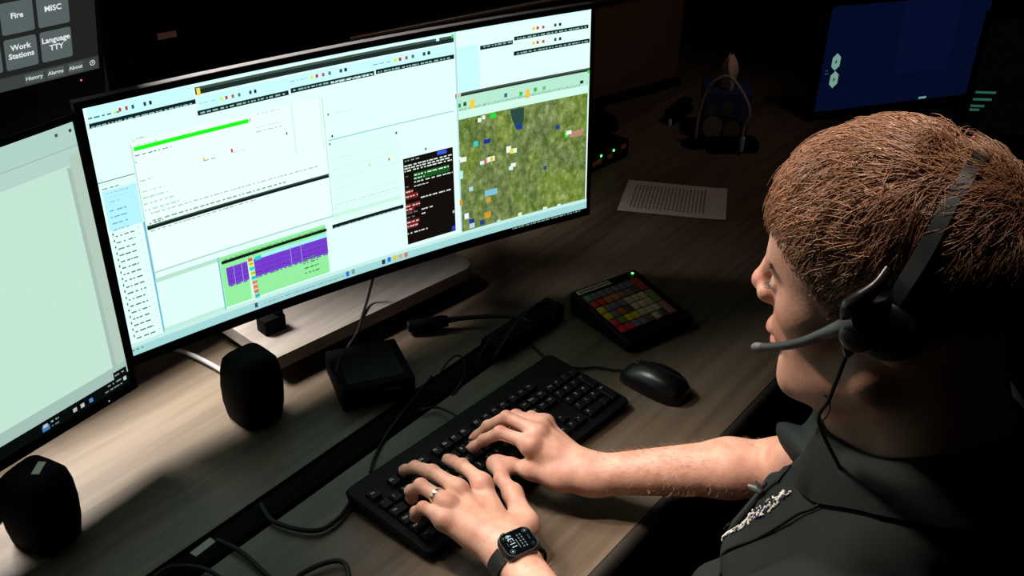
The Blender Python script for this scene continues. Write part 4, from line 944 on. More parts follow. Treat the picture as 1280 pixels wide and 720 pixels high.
# ------------------------------------------------------------------ far end of the desk
tb = thing('tissue_box', 'blue patterned tissue box with a tissue pulled up', 'tissue box', (2.335, 1.060, 0), .55)
TBM = mat('blue_carton', (.02, .035, .16), .55)
MB().box((0, 0, .062), (.112, .112, .124), bev=.002).build('carton', TBM, tb, local=True)
for i, (x, z, a, c) in enumerate(((-.03, .035, .030, (.30, .26, .22)), (.018, .03, .026, (.22, .12, .07)), (.0, .085, .018, (.05, .14, .07)), (-.038, .08, .016, (.05, .15, .09)), (.04, .07, .014, (.06, .10, .2)))):
    for M in (Matrix.Rotation(-math.pi/2, 4, 'Z'), Matrix.Identity(4)):
        MB().prism([(x+a*math.cos(t*math.pi/5)*.8, z-.062+a*math.sin(t*math.pi/5)) for t in range(10)], .056, .0568, M @ basis((0, 0, .062), (1, 0, 0), (0, 0, 1), (0, -1, 0))).build('printed_leaf', mat('carton_print_%d' % i, c, .6), tb, local=True, smooth=0)
m = MB(); n = 16; vs = []
for k in range(7):
    z = .120+k*.0135; rr = [.030, .030, .033, .034, .030, .022, .008][k]
    for j in range(n): t = 2*math.pi*j/n; w_ = 1+.22*math.sin(4*t+k*.5); vs.append((rr*math.cos(t)*w_, rr*.55*math.sin(t)*w_, z+.006*math.sin(3*t)))
m.add(vs, [(k*n+j, k*n+(j+1) % n, (k+1)*n+(j+1) % n, (k+1)*n+j) for k in range(6) for j in range(n)]+[tuple(6*n+j for j in range(n))]).build('tissue', mat('pinkish_tissue', (.72, .56, .48), .9, sss=.0), tb, local=True, smooth=80)
lampb = on_t = (2.2603, 1.1003, 0.0000)
gl = thing('gooseneck_light', 'white arched gooseneck lead standing in front of the tissue box', 'gooseneck lead', (2.15, 1.0, 0))
gx0 = np.array((2.2188, 1.0737, 0.0200)); gx1 = np.array((2.2368, 0.9579, 0.0100))
arch = [gx0, (gx0*.97+gx1*.03)+np.array((0, 0, .075)), gx0*.82+gx1*.18+np.array((0, 0, .138)), gx0*.5+gx1*.5+np.array((0, 0, .172)), gx0*.2+gx1*.8+np.array((0, 0, .152)), gx0*-.06+gx1*1.06+np.array((0, 0, .105)), gx0*.01+gx1*.99+np.array((0, 0, .055)), gx1]
MB().tube(arch, .0042, 10, 8).build('neck', mat('off_white_sheath', (.42, .37, .31), .5), gl)
MB().tube([tuple(gx1+np.array((0, 0, .035))), tuple(gx1)], [.0065, .0055], 10).build('tip', WHT, gl)
MB().lathe([(.030, 0), (.032, .006), (.024, .014), (.010, .020)], 24, Matrix.Translation((gx0[0], gx0[1], 0))).build('base', BLKM, gl)
MB().box((gx0[0]+.035, gx0[1]-.085, .014), (.12, .055, .028), rz=-.8, bev=.008).build('handset', BLKM, gl)
# network unit with green lights behind the curved monitor
na, nb_ = np.array((1.9404, 1.1693, 0.0360)), np.array((2.0432, 1.1586, 0.0360)); nd = (nb_-na)/np.linalg.norm(nb_-na); nd[2] = 0; nback = v3_(-nd[1], nd[0], 0)
nc_ = na+nd*.0+nback*.078
nu = thing('network_unit', 'black network unit with green lights right of the curved monitor', 'network unit', (nc_[0], nc_[1], 0), math.atan2(nd[1], nd[0]))
MB().box((-.02, 0, .024), (.26, .15, .046), bev=.006).build('case', BLKM, nu, local=True)
for x in (0, .047): MB().ell((x, -.077, .036), (.0034, .0016, .0034), n=10).build('status_light', emat('green_led', (.12, 1, .16), 2.2), nu, local=True, label='glowing green light')
ORL = mat('orange_label', (.60, .26, .15), .5)
for x, z, w_ in ((-.012, .022, .034), (.036, .024, .018), (.086, .034, .018)): MB().box((x, -.0756, z), (w_, .0015, .010)).build('label_tag', ORL, nu, local=True, smooth=0, label='small orange label')
gb = thing('black_phone', 'low black phone unit at the foot of the brown panel', 'phone', (2.13, 1.33, 0), -.3)
MB().box((0, 0, .020), (.13, .10, .04), bev=.008, taper=(.9, .8)).build('body', BLKM, gb, local=True)
MB().tube([(-.05, .01, .05), (-.03, .012, .056), (.03, .012, .056), (.05, .01, .05)], [.016, .012, .012, .016], 12, 4).build('handset', BLKM, gb, local=True)
MB().ell((.045, -.03, .038), (.003, .003, .002), n=8).build('key_cap', WHT, gb, local=True)
kn_ = thing('desk_stapler', 'low black stapler shaped tool lying before the tissue box', 'stapler', (2.36, 1.20, 0), .1)
MB().box((0, 0, .008), (.13, .035, .016), bev=.004).build('base', BLKM, kn_, local=True)
MB().box((.002, 0, .030), (.125, .028, .016), bev=.006).build('arm', BLKM, kn_, local=True)
MB().box((-.055, 0, .018), (.012, .026, .02), bev=.003).build('hinge', BLKM, kn_, local=True)
q = (2.2940, 1.1864, 0.0040)
wt = thing('pen_cap', 'tiny white cap lying on the dark desk before the tissue box', 'cap', (q[0], q[1], 0))
MB().lathe([(.004, 0), (.0055, .001), (.005, .012), (.003, .016)], 12, Matrix.Translation((q[0], q[1], 0))).build('cap_body', WHT, wt)
MB().box((q[0]+.005, q[1], .010), (.002, .003, .012)).build('cap_clip', WHT, wt)

# ---- far end of the console: monitor with the blue screen and a terminal beside it
bo = np.array([2.559, .91, .028]); br_, bu_, bn_ = frame_axes(-.575, 0); BW, BH = .50, .275
def bpos(x, y, l): return bo+br_*x+bu_*y+bn_*l
bmz = thing('blue_monitor', 'black monitor with a plain dark blue screen and pale hexagon mark', 'monitor', (bo[0]+.25, bo[1]-.10, 0))
slab(bpos, -.012, BW+.012, -.016, BH+.012, -.03, -.001).build('housing', BLKM, bmz, smooth=0)
D = Display(bpos); D.rect(0, 0, BW, BH, (5, 14, 42)); D.rect(BW*.45, .08, BW*.8, BH, (6, 16, 48))
HEX = (128, 172, 158)
for cx, cy, r_ in ((.040, .131, .023), (.043, .084, .023)):
    D.poly([(cx+.62*r_*math.cos(math.radians(30+60*k)), cy+r_*math.sin(math.radians(30+60*k))) for k in range(6)], HEX)
    D.rect(cx-.003, cy-.004, cx+.003, cy+.004, (60, 90, 80))
D.rect(.012, .100, .022, .103, (50, 84, 76)); D.rect(.012, .108, .020, .111, (44, 78, 70)); D.rect(.33, .002, .355, .008, (120, 170, 170))
D.build('screen', attr_emat('blue_display_light', .8), bmz, 'dark blue display with a pale green hexagon mark')
q = bpos(BW/2, 0, -.06); MB().box((q[0], q[1], .09), (.05, .03, .18), rz=-.575, bev=.004).build('stand_column', BLKM, bmz)
MB().box((q[0], q[1], .006), (.2, .15, .012), rz=-.575, bev=.004).build('stand_foot', BLKM, bmz)
zo = np.array((2.6596, 0.5607, 0.0865)); zr, zu, zn = frame_axes(-.95, 0); zo[2] = .03
def zpos(x, y, l): return zo+zr*x+zu*y+zn*l
tm = thing('terminal_monitor', 'black terminal monitor with three green text lines at the right edge', 'monitor', (zo[0]+.15, zo[1]-.2, 0))
slab(zpos, -.004, .46, -.014, .30, -.03, -.001).build('housing', BLKM, tm, smooth=0)
D = Display(zpos); D.rect(0, 0, .45, .29, (2, 4, 5))
for x0, x1, y in ((.006, .056, .108), (.004, .050, .090), (.002, .036, .073), (.002, .026, .063)): D.rect(x0, y-.003, x1, y+.003, (48, 96, 78))
D.build('screen', attr_emat('terminal_display_light', .8), tm, 'black display with green text lines')
q = zpos(.22, 0, -.06); MB().box((q[0], q[1], .09), (.05, .03, .18), rz=-.95, bev=.004).build('stand_column', BLKM, tm)
MB().box((q[0], q[1], .006), (.2, .15, .012), rz=-.95, bev=.004).build('stand_foot', BLKM, tm)
MB().ell(zpos(.03, -.007, .001), (.0016, .0016, .0016), n=8).build('power_light', emat('red_led', (1, .12, .12), 3), tm, label='tiny red power light')
# ------------------------------------------------------------------ the operator: smooth blended body surface
def v3(*a): return np.array(a, float)
def smin(a, b, k):
    h = np.clip(.5+.5*(b-a)/k, 0, 1); return b+(a-b)*h-k*h*(1-h)
def smax(a, b, k): return -smin(-a, -b, k)
class Cone:
    def __init__(s, a, b, ra, rb): s.a, s.b, s.ra, s.rb = np.array(a, float), np.array(b, float), ra, rb; s.c = (s.a+s.b)/2; s.R = np.linalg.norm(s.b-s.a)/2+max(ra, rb)
    def __call__(s, p):
        ba = s.b-s.a; q = p-s.a; t = np.clip(q@ba/(ba@ba), 0, 1); return np.linalg.norm(q-t[:, None]*ba, axis=1)-(s.ra+(s.rb-s.ra)*t)
class Ell:
    def __init__(s, c, r, R=None): s.c, s.r, s.M = np.array(c, float), np.array(r, float), R; s.R = max(r)
    def __call__(s, p):
        q = p-s.c
        if s.M is not None: q = q@s.M
        k0 = np.linalg.norm(q/s.r, axis=1); k1 = np.linalg.norm(q/s.r**2, axis=1)+1e-9; return k0*(k0-1)/k1
class Group:
    """primitives blended one after another: items (prim, k, op) with op +1 join, -1 carve"""
    def __init__(s, items, k): s.items = items; s.k = k; P = [it[0] for it in items if it[2] > 0]; s.c = np.mean([q.c for q in P], 0); s.R = max(np.linalg.norm(q.c-s.c)+q.R for q in P)
    def __call__(s, p, near=None):
        d = None
        for q, k, op in s.items:
            if near is not None and np.linalg.norm(q.c-near[0]) > q.R+near[1]+.036: continue
            if d is None and op < 0: continue
            e = q(p); d = e if d is None else (smin(d, e, max(k, 1e-4)) if op > 0 else smax(d, -e, k))
        return np.full(len(p), 1.) if d is None else d
class Fn:
    def __init__(s, f, c, R, k): s.f, s.c, s.R, s.k = f, np.array(c, float), R, k
    def __call__(s, p, near=None): return s.f(p, near)
def field(groups, p, near=None):
    d = None
    for g in groups:
        if near is not None and np.linalg.norm(g.c-near[0]) > g.R+near[1]+.05: continue
        e = g(p, near); d = e if d is None else smin(d, e, g.k)
    return np.full(len(p), 1.) if d is None else d
def surface_net(groups, lo, hi, h, post=None):
    """sparse surface nets: verts, quads of the zero level of field(groups)"""
    B = 14; lo = np.array(lo, float); nb = np.ceil((np.array(hi)-lo)/(B*h)).astype(int)
    ii = np.stack(np.meshgrid(*[np.arange(n) for n in nb], indexing='ij'), -1).reshape(-1, 3)
    F = (lambda p, near=None: post(field(groups, p, near), p)) if post else (lambda p, near=None: field(groups, p, near))
    cen = lo+(ii+.5)*B*h; d0 = F(cen); act = ii[np.abs(d0) < B*h*.95+.012]
    loc = np.stack(np.meshgrid(*[np.arange(B+1)]*3, indexing='ij'), -1).reshape(-1, 3)
    cells, vals = [], []
    offs = np.array([(a, b, c) for a in (0, 1) for b in (0, 1) for c in (0, 1)])
    for bl in act:
        g = bl*B+loc; p = lo+g*h; d = F(p, (lo+(bl+.5)*B*h, B*h*.9)).reshape(B+1, B+1, B+1)
        if d.min() > 0 or d.max() < 0: continue
        c8 = np.stack([d[a:a+B, b:b+B, c:c+B] for a, b, c in offs], -1); neg = (c8 < 0); s = neg.any(-1) & ~neg.all(-1); k = np.argwhere(s)
        if len(k): cells.append(bl*B+k); vals.append(c8[s])
    C = np.concatenate(cells); V = np.concatenate(vals)
    dims = nb*B+2; key = (C[:, 0]*dims[1]+C[:, 1])*dims[2]+C[:, 2]; o = np.argsort(key); C, V, key = C[o], V[o], key[o]
    edges = [(0, 4), (1, 5), (2, 6), (3, 7), (0, 2), (1, 3), (4, 6), (5, 7), (0, 1), (2, 3), (4, 5), (6, 7)]
    acc = np.zeros((len(C), 3)); cnt = np.zeros(len(C))
    for a, b in edges:
        va, vb = V[:, a], V[:, b]; m = (va < 0) != (vb < 0); t = np.where(m, va/(va-vb+1e-30), 0)
        acc += np.where(m[:, None], offs[a]+(offs[b]-offs[a])*t[:, None], 0); cnt += m
    P = lo+(C+acc/cnt[:, None])*h
    quads = []
    for ax, e in ((0, 4), (1, 2), (2, 1)):
        m = (V[:, 0] < 0) != (V[:, e] < 0); c = C[m]; fl = V[m, 0] < 0; u, w_ = [(1, 2), (2, 0), (0, 1)][ax]
        du = np.zeros(3, int); du[u] = 1; dw = np.zeros(3, int); dw[w_] = 1
        idx = []
        ok = np.ones(len(c), bool)
        for q in (c, c-du, c-du-dw, c-dw):
            kk = (q[:, 0]*dims[1]+q[:, 1])*dims[2]+q[:, 2]; j = np.clip(np.searchsorted(key, kk), 0, len(key)-1); ok &= key[j] == kk; idx.append(j)
        Q = np.stack(idx, 1); Q[~fl] = Q[~fl][:, ::-1]; quads.append(Q[ok])
    return P, np.concatenate(quads)
def np_mesh(name, P, Q, mats, off, smooth=True):
    me = bpy.data.meshes.new(name); P = np.asarray(P, np.float32)-np.array(off, np.float32); n = Q.shape[1]
    me.vertices.add(len(P)); me.vertices.foreach_set('co', P.ravel()); me.loops.add(Q.size); me.loops.foreach_set('vertex_index', Q.ravel().astype(np.int32))
    me.polygons.add(len(Q)); me.polygons.foreach_set('loop_start', np.arange(0, Q.size, n, dtype=np.int32)); me.polygons.foreach_set('loop_total', np.full(len(Q), n, np.int32))
    for m in mats: me.materials.append(m)
    me.update(calc_edges=True); me.validate()
    if smooth: me.polygons.foreach_set('use_smooth', np.ones(len(me.polygons), bool))
    return me

# ---- head frame
HO = v3(.787, .189, .572); hp, hy = math.radians(-8), math.radians(2)
RX = np.array([[1, 0, 0], [0, math.cos(hp), -math.sin(hp)], [0, math.sin(hp), math.cos(hp)]]); RZ = np.array([[math.cos(hy), -math.sin(hy), 0], [math.sin(hy), math.cos(hy), 0], [0, 0, 1]])
HR = RZ@RX
def hw(x, y, z): return HO+HR@v3(x, y, z)          # head local (x right, y forward, z up) -> world
HI = lambda p: (np.asarray(p)-HO)@HR               # world -> head local
def hE(c, r): return Ell(hw(*c), r, HR)
def hC(a, b, ra, rb): return Cone(hw(*a), hw(*b), ra, rb)
J = 1; K = -1
head_items = [(hE((0, -.006, .041), (.0755, .096, .081)), 0, J), (hE((0, .040, .045), (.064, .054, .058)), .03, J), (hE((0, .040, -.022), (.058, .053, .072)), .03, J),
  (hE((0, .026, -.070), (.050, .055, .042)), .025, J), (hC((-.052, -.002, -.060), (-.012, .070, -.100), .020, .017), .02, J), (hC((.052, -.002, -.060), (.012, .070, -.100), .020, .017), .02, J), (hE((0, .075, -.100), (.021, .016, .017)), .016, J),
  (hC((-.030, .078, .022), (.030, .078, .022), .0145, .0145), .014, J),
  (hE((-.043, .052, -.018), (.022, .026, .020)), .018, J), (hE((.043, .052, -.018), (.022, .026, .020)), .018, J),
  (Ell(hw(-.0335, .097, .001), (.017, .014, .011), HR), .012, K), (Ell(hw(.0335, .097, .001), (.017, .014, .011), HR), .012, K),
  (hC((0, .0945, .018), (0, .1085, -.012), .0095, .0095), .012, J), (hE((0, .077, -.084), (.022, .0125, .013)), .010, J), (hE((0, .1105, -.0160), (.0110, .0110, .0095)), .006, J), (hE((-.0125, .101, -.0215), (.0085, .0105, .0085)), .006, J), (hE((.0125, .101, -.0215), (.0085, .0105, .0085)), .006, J),
  (Ell(hw(-.006, .104, -.031), (.0035, .006, .006), HR), .003, K), (Ell(hw(.006, .104, -.031), (.0035, .006, .006), HR), .003, K),
  (hE((0, .079, -.046), (.030, .018, .022)), .014, J), (hE((0, .0945, -.0535), (.022, .0105, .0065)), .006, J), (hE((0, .0905, -.0675), (.0195, .0115, .0072)), .005, J),
  (Ell(hw(0, .103, -.0605), (.022, .016, .0022), HR), .003, K),
  (hE((-.0315, .0785, .0015), (.0130, .0125, .0125)), .004, J), (hE((.0315, .0785, .0015), (.0130, .0125, .0125)), .004, J),
  (hC((-.042, .082, .003), (-.020, .088, .003), .0035, .003), .003, J), (hC((.042, .082, .003), (.020, .088, .003), .0035, .003), .003, J),
  (hE((-.0765, -.026, .004), (.010, .020, .032)), .006, J), (hE((.0765, -.026, .004), (.010, .020, .032)), .006, J),
  (Ell(hw(-.086, -.024, .006), (.007, .011, .018), HR), .005, K), (Ell(hw(.086, -.024, .006), (.007, .011, .018), HR), .005, K)]
G_head = Group(head_items, .03)
NB = v3(.800, .105, .375)
G_neck = Group([(Cone(NB, hw(0, -.028, -.035), .066, .058), 0, J), (Cone(v3(.80, .155, .37), hw(0, .030, -.085), .045, .030), .03, J)], .03)
# ---- torso and limbs
SHL, SHR = v3(.612, .135, .325), v3(.990, .150, .325); ELL_, ELR = v3(.655, .325, .055), v3(1.092, .342, .098)
WRL, WRR = v3(.783, .559, .050), v3(.968, .564, .052)
torso = [(Ell((.80, .185, -.13), (.185, .145, .13)), 0, J), (Ell((.80, .195, .03), (.170, .150, .17)), .06, J), (Ell((.80, .145, .21), (.180, .130, .17)), .06, J),
  (Cone(v3(.80, .10, .40), SHL+v3(.03, -.01, .0), .055, .060), .05, J), (Cone(v3(.80, .10, .40), SHR+v3(-.03, -.01, .0), .055, .060), .05, J)]
G_torso = Group(torso, .03)
def limb(sh, el, wr, out):
    f = el+(wr-el)*.28+out*.004
    return Group([(Cone(sh, sh+(el-sh)*.45, .060, .053), 0, J), (Cone(sh+(el-sh)*.45, el, .050, .040), .03, J), (Ell(el, (.037, .037, .036)), .015, J), (Cone(el, f, .037, .039), .015, J), (Cone(f, wr, .0385, .0265), .015, J)], .03)
G_armL = limb(SHL, ELL_, WRL, v3(0, 0, 1)); G_armR = limb(SHR, ELR, WRR, v3(0, 0, 1))
HAND_L = {
 'index': [(0.8409, 0.6508, 0.0780), (0.8531, 0.6974, 0.0740), (0.8687, 0.7258, 0.0560), (0.8825, 0.7476, 0.0400)],
 'middle': [(0.8086, 0.6663, 0.0820), (0.8130, 0.7152, 0.0800), (0.8205, 0.7519, 0.0640), (0.8260, 0.7780, 0.0410)],
 'ring': [(0.7802, 0.6615, 0.0800), (0.7834, 0.7090, 0.0800), (0.7843, 0.7270, 0.0600), (0.7881, 0.7296, 0.0420)],
 'little': [(0.7640, 0.6520, 0.0700), (0.7632, 0.6874, 0.0680), (0.7631, 0.7001, 0.0540), (0.7658, 0.7043, 0.0400)],
 'thumb': [(0.8402, 0.5811, 0.0460), (0.8716, 0.6244, 0.0520), (0.8872, 0.6551, 0.0500), (0.9097, 0.6792, 0.0450)]}
HAND_R = {
 'index': [(0.9373, 0.6418, 0.0860), (0.9354, 0.6955, 0.0800), (0.9317, 0.7207, 0.0570), (0.9236, 0.7359, 0.0400)],
 'middle': [(0.9599, 0.6475, 0.0900), (0.9634, 0.7056, 0.0850), (0.9567, 0.7331, 0.0600), (0.9449, 0.7471, 0.0400)],
 'ring': [(0.9809, 0.6554, 0.0860), (0.9834, 0.7034, 0.0770), (0.9781, 0.7247, 0.0540), (0.9681, 0.7358, 0.0400)],
 'little': [(1.0012, 0.6625, 0.0760), (1.0075, 0.6934, 0.0660), (1.0006, 0.7080, 0.0500), (0.9916, 0.7155, 0.0400)],
 'thumb': [(0.9382, 0.5938, 0.0500), (0.9271, 0.6343, 0.0500), (0.9223, 0.6623, 0.0470), (0.9149, 0.6902, 0.0430)]}
FR = {'index': (.0100, .0094, .0082, .0066), 'middle': (.0103, .0096, .0084, .0068), 'ring': (.0098, .0092, .0082, .0067), 'little': (.0088, .0082, .0072, .0060), 'thumb': (.0145, .0110, .0102, .0080)}
def hand(H, wr, el):
    H = {k: [np.array(p) for p in v] for k, v in H.items()}; ax = (H['middle'][0]-wr); ax /= np.linalg.norm(ax)
    nrm = np.cross(H['index'][0]-wr, H['little'][0]-wr); nrm /= np.linalg.norm(nrm); nrm = nrm if nrm[2] > 0 else -nrm
    side = np.cross(ax, nrm)
    items = [(Ell(wr, (.030, .030, .021), np.stack([side, ax, nrm], 1)), 0, J)]
    for k in ('index', 'middle', 'ring', 'little'):
        m = H[k][0]-nrm*.008; base = wr+(m-wr)*.18-nrm*.002
        items.append((Cone(base, m, .017, .0125), .016, J))
    pc_ = (H['index'][0]+H['little'][0])/2*.55+wr*.45-nrm*.012
    items.append((Ell(pc_, (.034, .042, .014), np.stack([side, ax, nrm], 1)), .014, J))
    t = H['thumb']; items.append((Cone(wr+ax*.012-nrm*.004+(t[0]-wr)*.3, t[0], .018, .0165), .016, J)); items.append((Cone(t[0], t[1], .0165, .0125), .014, J))
    for k in ('index', 'middle', 'ring', 'little'):                                   # knuckles and tendons
        items.append((Ell(H[k][0]-nrm*.0030, (.0098, .0098, .0095)), .010, J))
        items.append((Cone(H[k][0]-nrm*.0005, wr+(H[k][0]-wr)*.35+nrm*.008, .0042, .0030), .006, J))
    palm = Group(items, .02); fingers = []
    for k, q in H.items():
        r = FR[k]; it = []; rng = range(0, 3) if k != 'thumb' else range(1, 3)
        for i in rng:
            it.append((Cone(q[i], q[i+1], r[i]*(.98 if i else 1), r[i+1]*.98), .004, J))
        for i in (1, 2): it.append((Ell(q[i], (r[i]*1.0,)*3), .004, J))
        d = (q[3]-q[2])/np.linalg.norm(q[3]-q[2]); it.append((Ell(q[3]-d*.004, (r[3]*1.08,)*3), .006, J))
        fingers.append(Group(it, .012))
    def f(p, near=None):
        dp = palm(p, near); d = dp
        for g in fingers:
            if near is not None and np.linalg.norm(g.c-near[0]) > g.R+near[1]+.015: continue
            d = np.minimum(d, smin(dp, g(p, near), .011))
        return d
    allp = [q[-1] for q in H.values()]+[wr]; c = np.mean(allp, 0); return Fn(f, c, max(np.linalg.norm(a-c) for a in allp)+.03, .022), (H, ax, nrm, side)
G_handL, HL = hand(HAND_L, WRL, ELL_); G_handR, HRt = hand(HAND_R, WRR, ELR)
BODY = [G_torso, G_neck, G_head, G_armL, G_armR, G_handL, G_handR]
person = thing('person', 'person in a dark polo shirt typing while wearing a telephone headset', 'person', (.80, .19, -.28))
POFF = (.80, .19, -.28)
def skin_post(d, p): return d
P, Q = surface_net(BODY, (.50, -.05, -.28), (1.25, .85, .75), .0019)
# colour of the skin itself: redder lips, nose, ears, knuckles, finger tips
L_ = HI(P); tint = np.zeros((len(P), 4), np.float32); tint[:, 3] = 1
def blob(c, r): return np.exp(-(np.linalg.norm((L_-np.array(c))/np.array(r), axis=1)**2))
lips = np.clip(blob((0, .103, -.0545), (.018, .012, .0048))+blob((0, .100, -.067), (.017, .014, .0062)), 0, 1); red = np.clip(.8*blob((0, .118, -.016), (.014, .016, .014))+.5*blob((-.045, .07, -.03), (.03, .03, .025))+.8*blob((-.08, -.01, -.01), (.015, .03, .04)), 0, 1)
for H, ax, nrm, side in (HL, HRt):
    for k, q in H.items():
        for i, a in ((0, .35), (1, .5), (2, .3), (3, .75)): red = np.clip(red+a*np.exp(-(np.linalg.norm(P-q[i]-nrm*.006*(i < 3), axis=1)/.010)**2), 0, 1)
tint[:, 0] = lips; tint[:, 1] = red
def skin_material():
    m = bpy.data.materials.new('fair_skin'); m.use_nodes = True; nt = m.node_tree; N = nt.nodes; L = nt.links; b = N['Principled BSDF']
    a = N.new('ShaderNodeAttribute'); a.attribute_name = 'skin_tint'; sp = N.new('ShaderNodeSeparateColor'); L.new(a.outputs['Color'], sp.inputs[0])
    tc = N.new('ShaderNodeTexCoord'); n1 = N.new('ShaderNodeTexNoise'); n1.inputs['Scale'].default_value = 45; n1.inputs['Detail'].default_value = 6; L.new(tc.outputs['Object'], n1.inputs['Vector'])
    r1 = N.new('ShaderNodeValToRGB'); L.new(n1.outputs['Fac'], r1.inputs[0]); r1.color_ramp.elements[0].position = .3; r1.color_ramp.elements[0].color = (.58, .29, .205, 1); r1.color_ramp.elements[1].position = .72; r1.color_ramp.elements[1].color = (.74, .44, .335, 1)
    def mix(f, a_, col):
        x = N.new('ShaderNodeMix'); x.data_type = 'RGBA'; L.new(f, x.inputs[0]); L.new(a_, x.inputs[6]); x.inputs[7].default_value = (*col, 1); return x.outputs[2]
    c = mix(sp.outputs[1], r1.outputs[0], (.62, .24, .18)); c = mix(sp.outputs[0], c, (.52, .13, .13)); L.new(c, b.inputs['Base Color'])
    b.inputs['Roughness'].default_value = .48; b.inputs['Specular IOR Level'].default_value = .4
    b.inputs['Subsurface Weight'].default_value = .18; b.inputs['Subsurface Radius'].default_value = (1, .35, .2); b.inputs['Subsurface Scale'].default_value = .005
    n2 = N.new('ShaderNodeTexNoise'); n2.inputs['Scale'].default_value = 260; n2.inputs['Detail'].default_value = 6; L.new(tc.outputs['Object'], n2.inputs['Vector'])
    u = N.new('ShaderNodeBump'); u.inputs['Strength'].default_value = .28; u.inputs['Distance'].default_value = .0012; L.new(n2.outputs['Fac'], u.inputs['Height']); L.new(u.outputs[0], b.inputs['Normal']); return m
SKIN = skin_material()
me = np_mesh('body', P, Q, [SKIN], POFF); at_ = me.attributes.new('skin_tint', 'FLOAT_COLOR', 'POINT'); at_.data.foreach_set('color', tint.ravel()); body = link(me, 'body', person)
# eyes: white ball, iris, lashes
EYEW = mat('eye_white', (.75, .72, .68), .2); IRIS = mat('grey_blue_iris', (.05, .08, .10), .2); HAIRC = mat('dark_brow_hair', (.12, .07, .04), .6)
for sx in (-1, 1):
    e = MB().ell(hw(sx*.0315, .0835, -.0015), (.0098, .0092, .0052), M=Matrix(HR.tolist()).to_4x4()).build('eye', EYEW, person)
    MB().ell(hw(sx*.0315, .0915, -.002), (.0042, .0016, .0042), M=Matrix(HR.tolist()).to_4x4(), n=12).build('iris', IRIS, e)
    lash = MB()
    for k in range(14):
        t = k/13-.5; a = hw(sx*(.0315+t*.020), .0915-.012*t*t*2, .0005); d = HR@v3(sx*t*.3, 1, -.45); lash.tube([a, a+d*.0045, a+d*.0075+HR@v3(0, 0, .001)], [.00035, .0003, .0001], 4)
    lash.build('eyelashes', HAIRC, e)
    brow = MB()
    for k in range(60):
        t = random.random(); a = hw(sx*(.014+t*.032), .0935-.010*t*t-.002*t, .022+.007*t-.006*t*t+random.uniform(-.003, .003)); d = HR@v3(sx*1, .05, .35-.5*t); brow.tube([a, a+d*.005+HR@v3(0, .002, 0), a+d*.010+HR@v3(0, .001, 0)], [.0004, .0004, .0001], 3)
    brow.build('eyebrow', mat('copper_brow_hair', (.24, .13, .07), .6), person)['kind'] = 'stuff'
# finger nails
NAIL = mat('fingernail', (.68, .42, .36), .25)
for H, ax, nrm, side in (HL, HRt):
    for k, q in H.items():
        d = q[3]-q[2]; d /= np.linalg.norm(d); n_ = np.cross(np.cross(d, nrm if k != 'thumb' else (nrm*.5+side*.0+v3(0, 0, .6))), d); n_ /= np.linalg.norm(n_); s_ = np.cross(d, n_); r = FR[k][3]
        MB().ell(q[3]+d*.0015+n_*r*.86, (r*.66, .0062, .0016), M=Matrix(np.stack([s_, d, n_], 1).tolist()).to_4x4(), n=12).build('fingernail', NAIL, person)
# ---- clothing
def folds(p):
    x, y, z = p[:, 0], p[:, 1], p[:, 2]
    a = np.sin(120*(z*.75+x*.50-y*.35)+2.2*np.sin(9*x+5*y)+1.3*np.sin(14*z-6*x)); b2 = np.sin(190*(z*.55-x*.42+y*.55)+2.5*np.sin(8*z+7*x)); c = np.sin(70*(z+.6*x)+1.7*np.sin(6*y))
    return (.0095*np.maximum(a, -.3)*(.5+.5*np.sin(11*x+9*z+1))+.0022*b2+.0050*c)*np.clip((.36-z)/.08, .25, 1)
def offset(G, o): return Fn(lambda p, near=None, G=G: G(p, near)-o, G.c, G.R+o, G.k)
def sleeve(sh, el, frac):
    d = (el-sh)/np.linalg.norm(el-sh); e = sh+(el-sh)*frac; c1 = Cone(sh, e+d*.05, .072, .064)
    return Fn(lambda p, near=None: smax(c1(p), (p-e)@d, .004), (sh+e)/2, np.linalg.norm(e-sh)/2+.09, .035)
nk = v3(0, .40, 1)/np.linalg.norm(v3(0, .40, 1)); nkp = v3(.797, .135, .428)
G_shn = Group([(Cone(NB-v3(0, 0, .03), v3(.795, .115, .47), .078, .074), 0, J)], .03)
SHIRT = [offset(G_torso, .011), sleeve(SHL, ELL_, .70), sleeve(SHR, ELR, .66), G_shn]
def shirt_post(d, p): return smax(d-folds(p), np.maximum((p-nkp)@nk, -(p[:, 2]+.15)), .004)
P, Q = surface_net(SHIRT, (.45, -.10, -.20), (1.25, .45, .50), .0040, shirt_post)
CLOTH = mat('dark_green_black_polo', (.0090, .0150, .0152), .68, spec=.25, bump=(1400, .35))
shirt = link(np_mesh('polo_shirt', P, Q, [CLOTH], POFF), 'polo_shirt', person, 'dark green-black polo shirt')
def sfield(p):
    p = np.atleast_2d(np.array(p, float)); return shirt_post(field(SHIRT, p), p)
def onshirt(p, lift=.002, it=12):
    """slide a point onto the shirt surface"""
    p = np.array(p, float)
    for _ in range(it):
        d = sfield(p)[0]-lift; g = np.array([(sfield(p+e)[0]-sfield(p-e)[0])/.004 for e in np.eye(3)*.002]); g /= np.linalg.norm(g)+1e-9; p = p-g*np.clip(d, -.03, .03)*.8
    return p
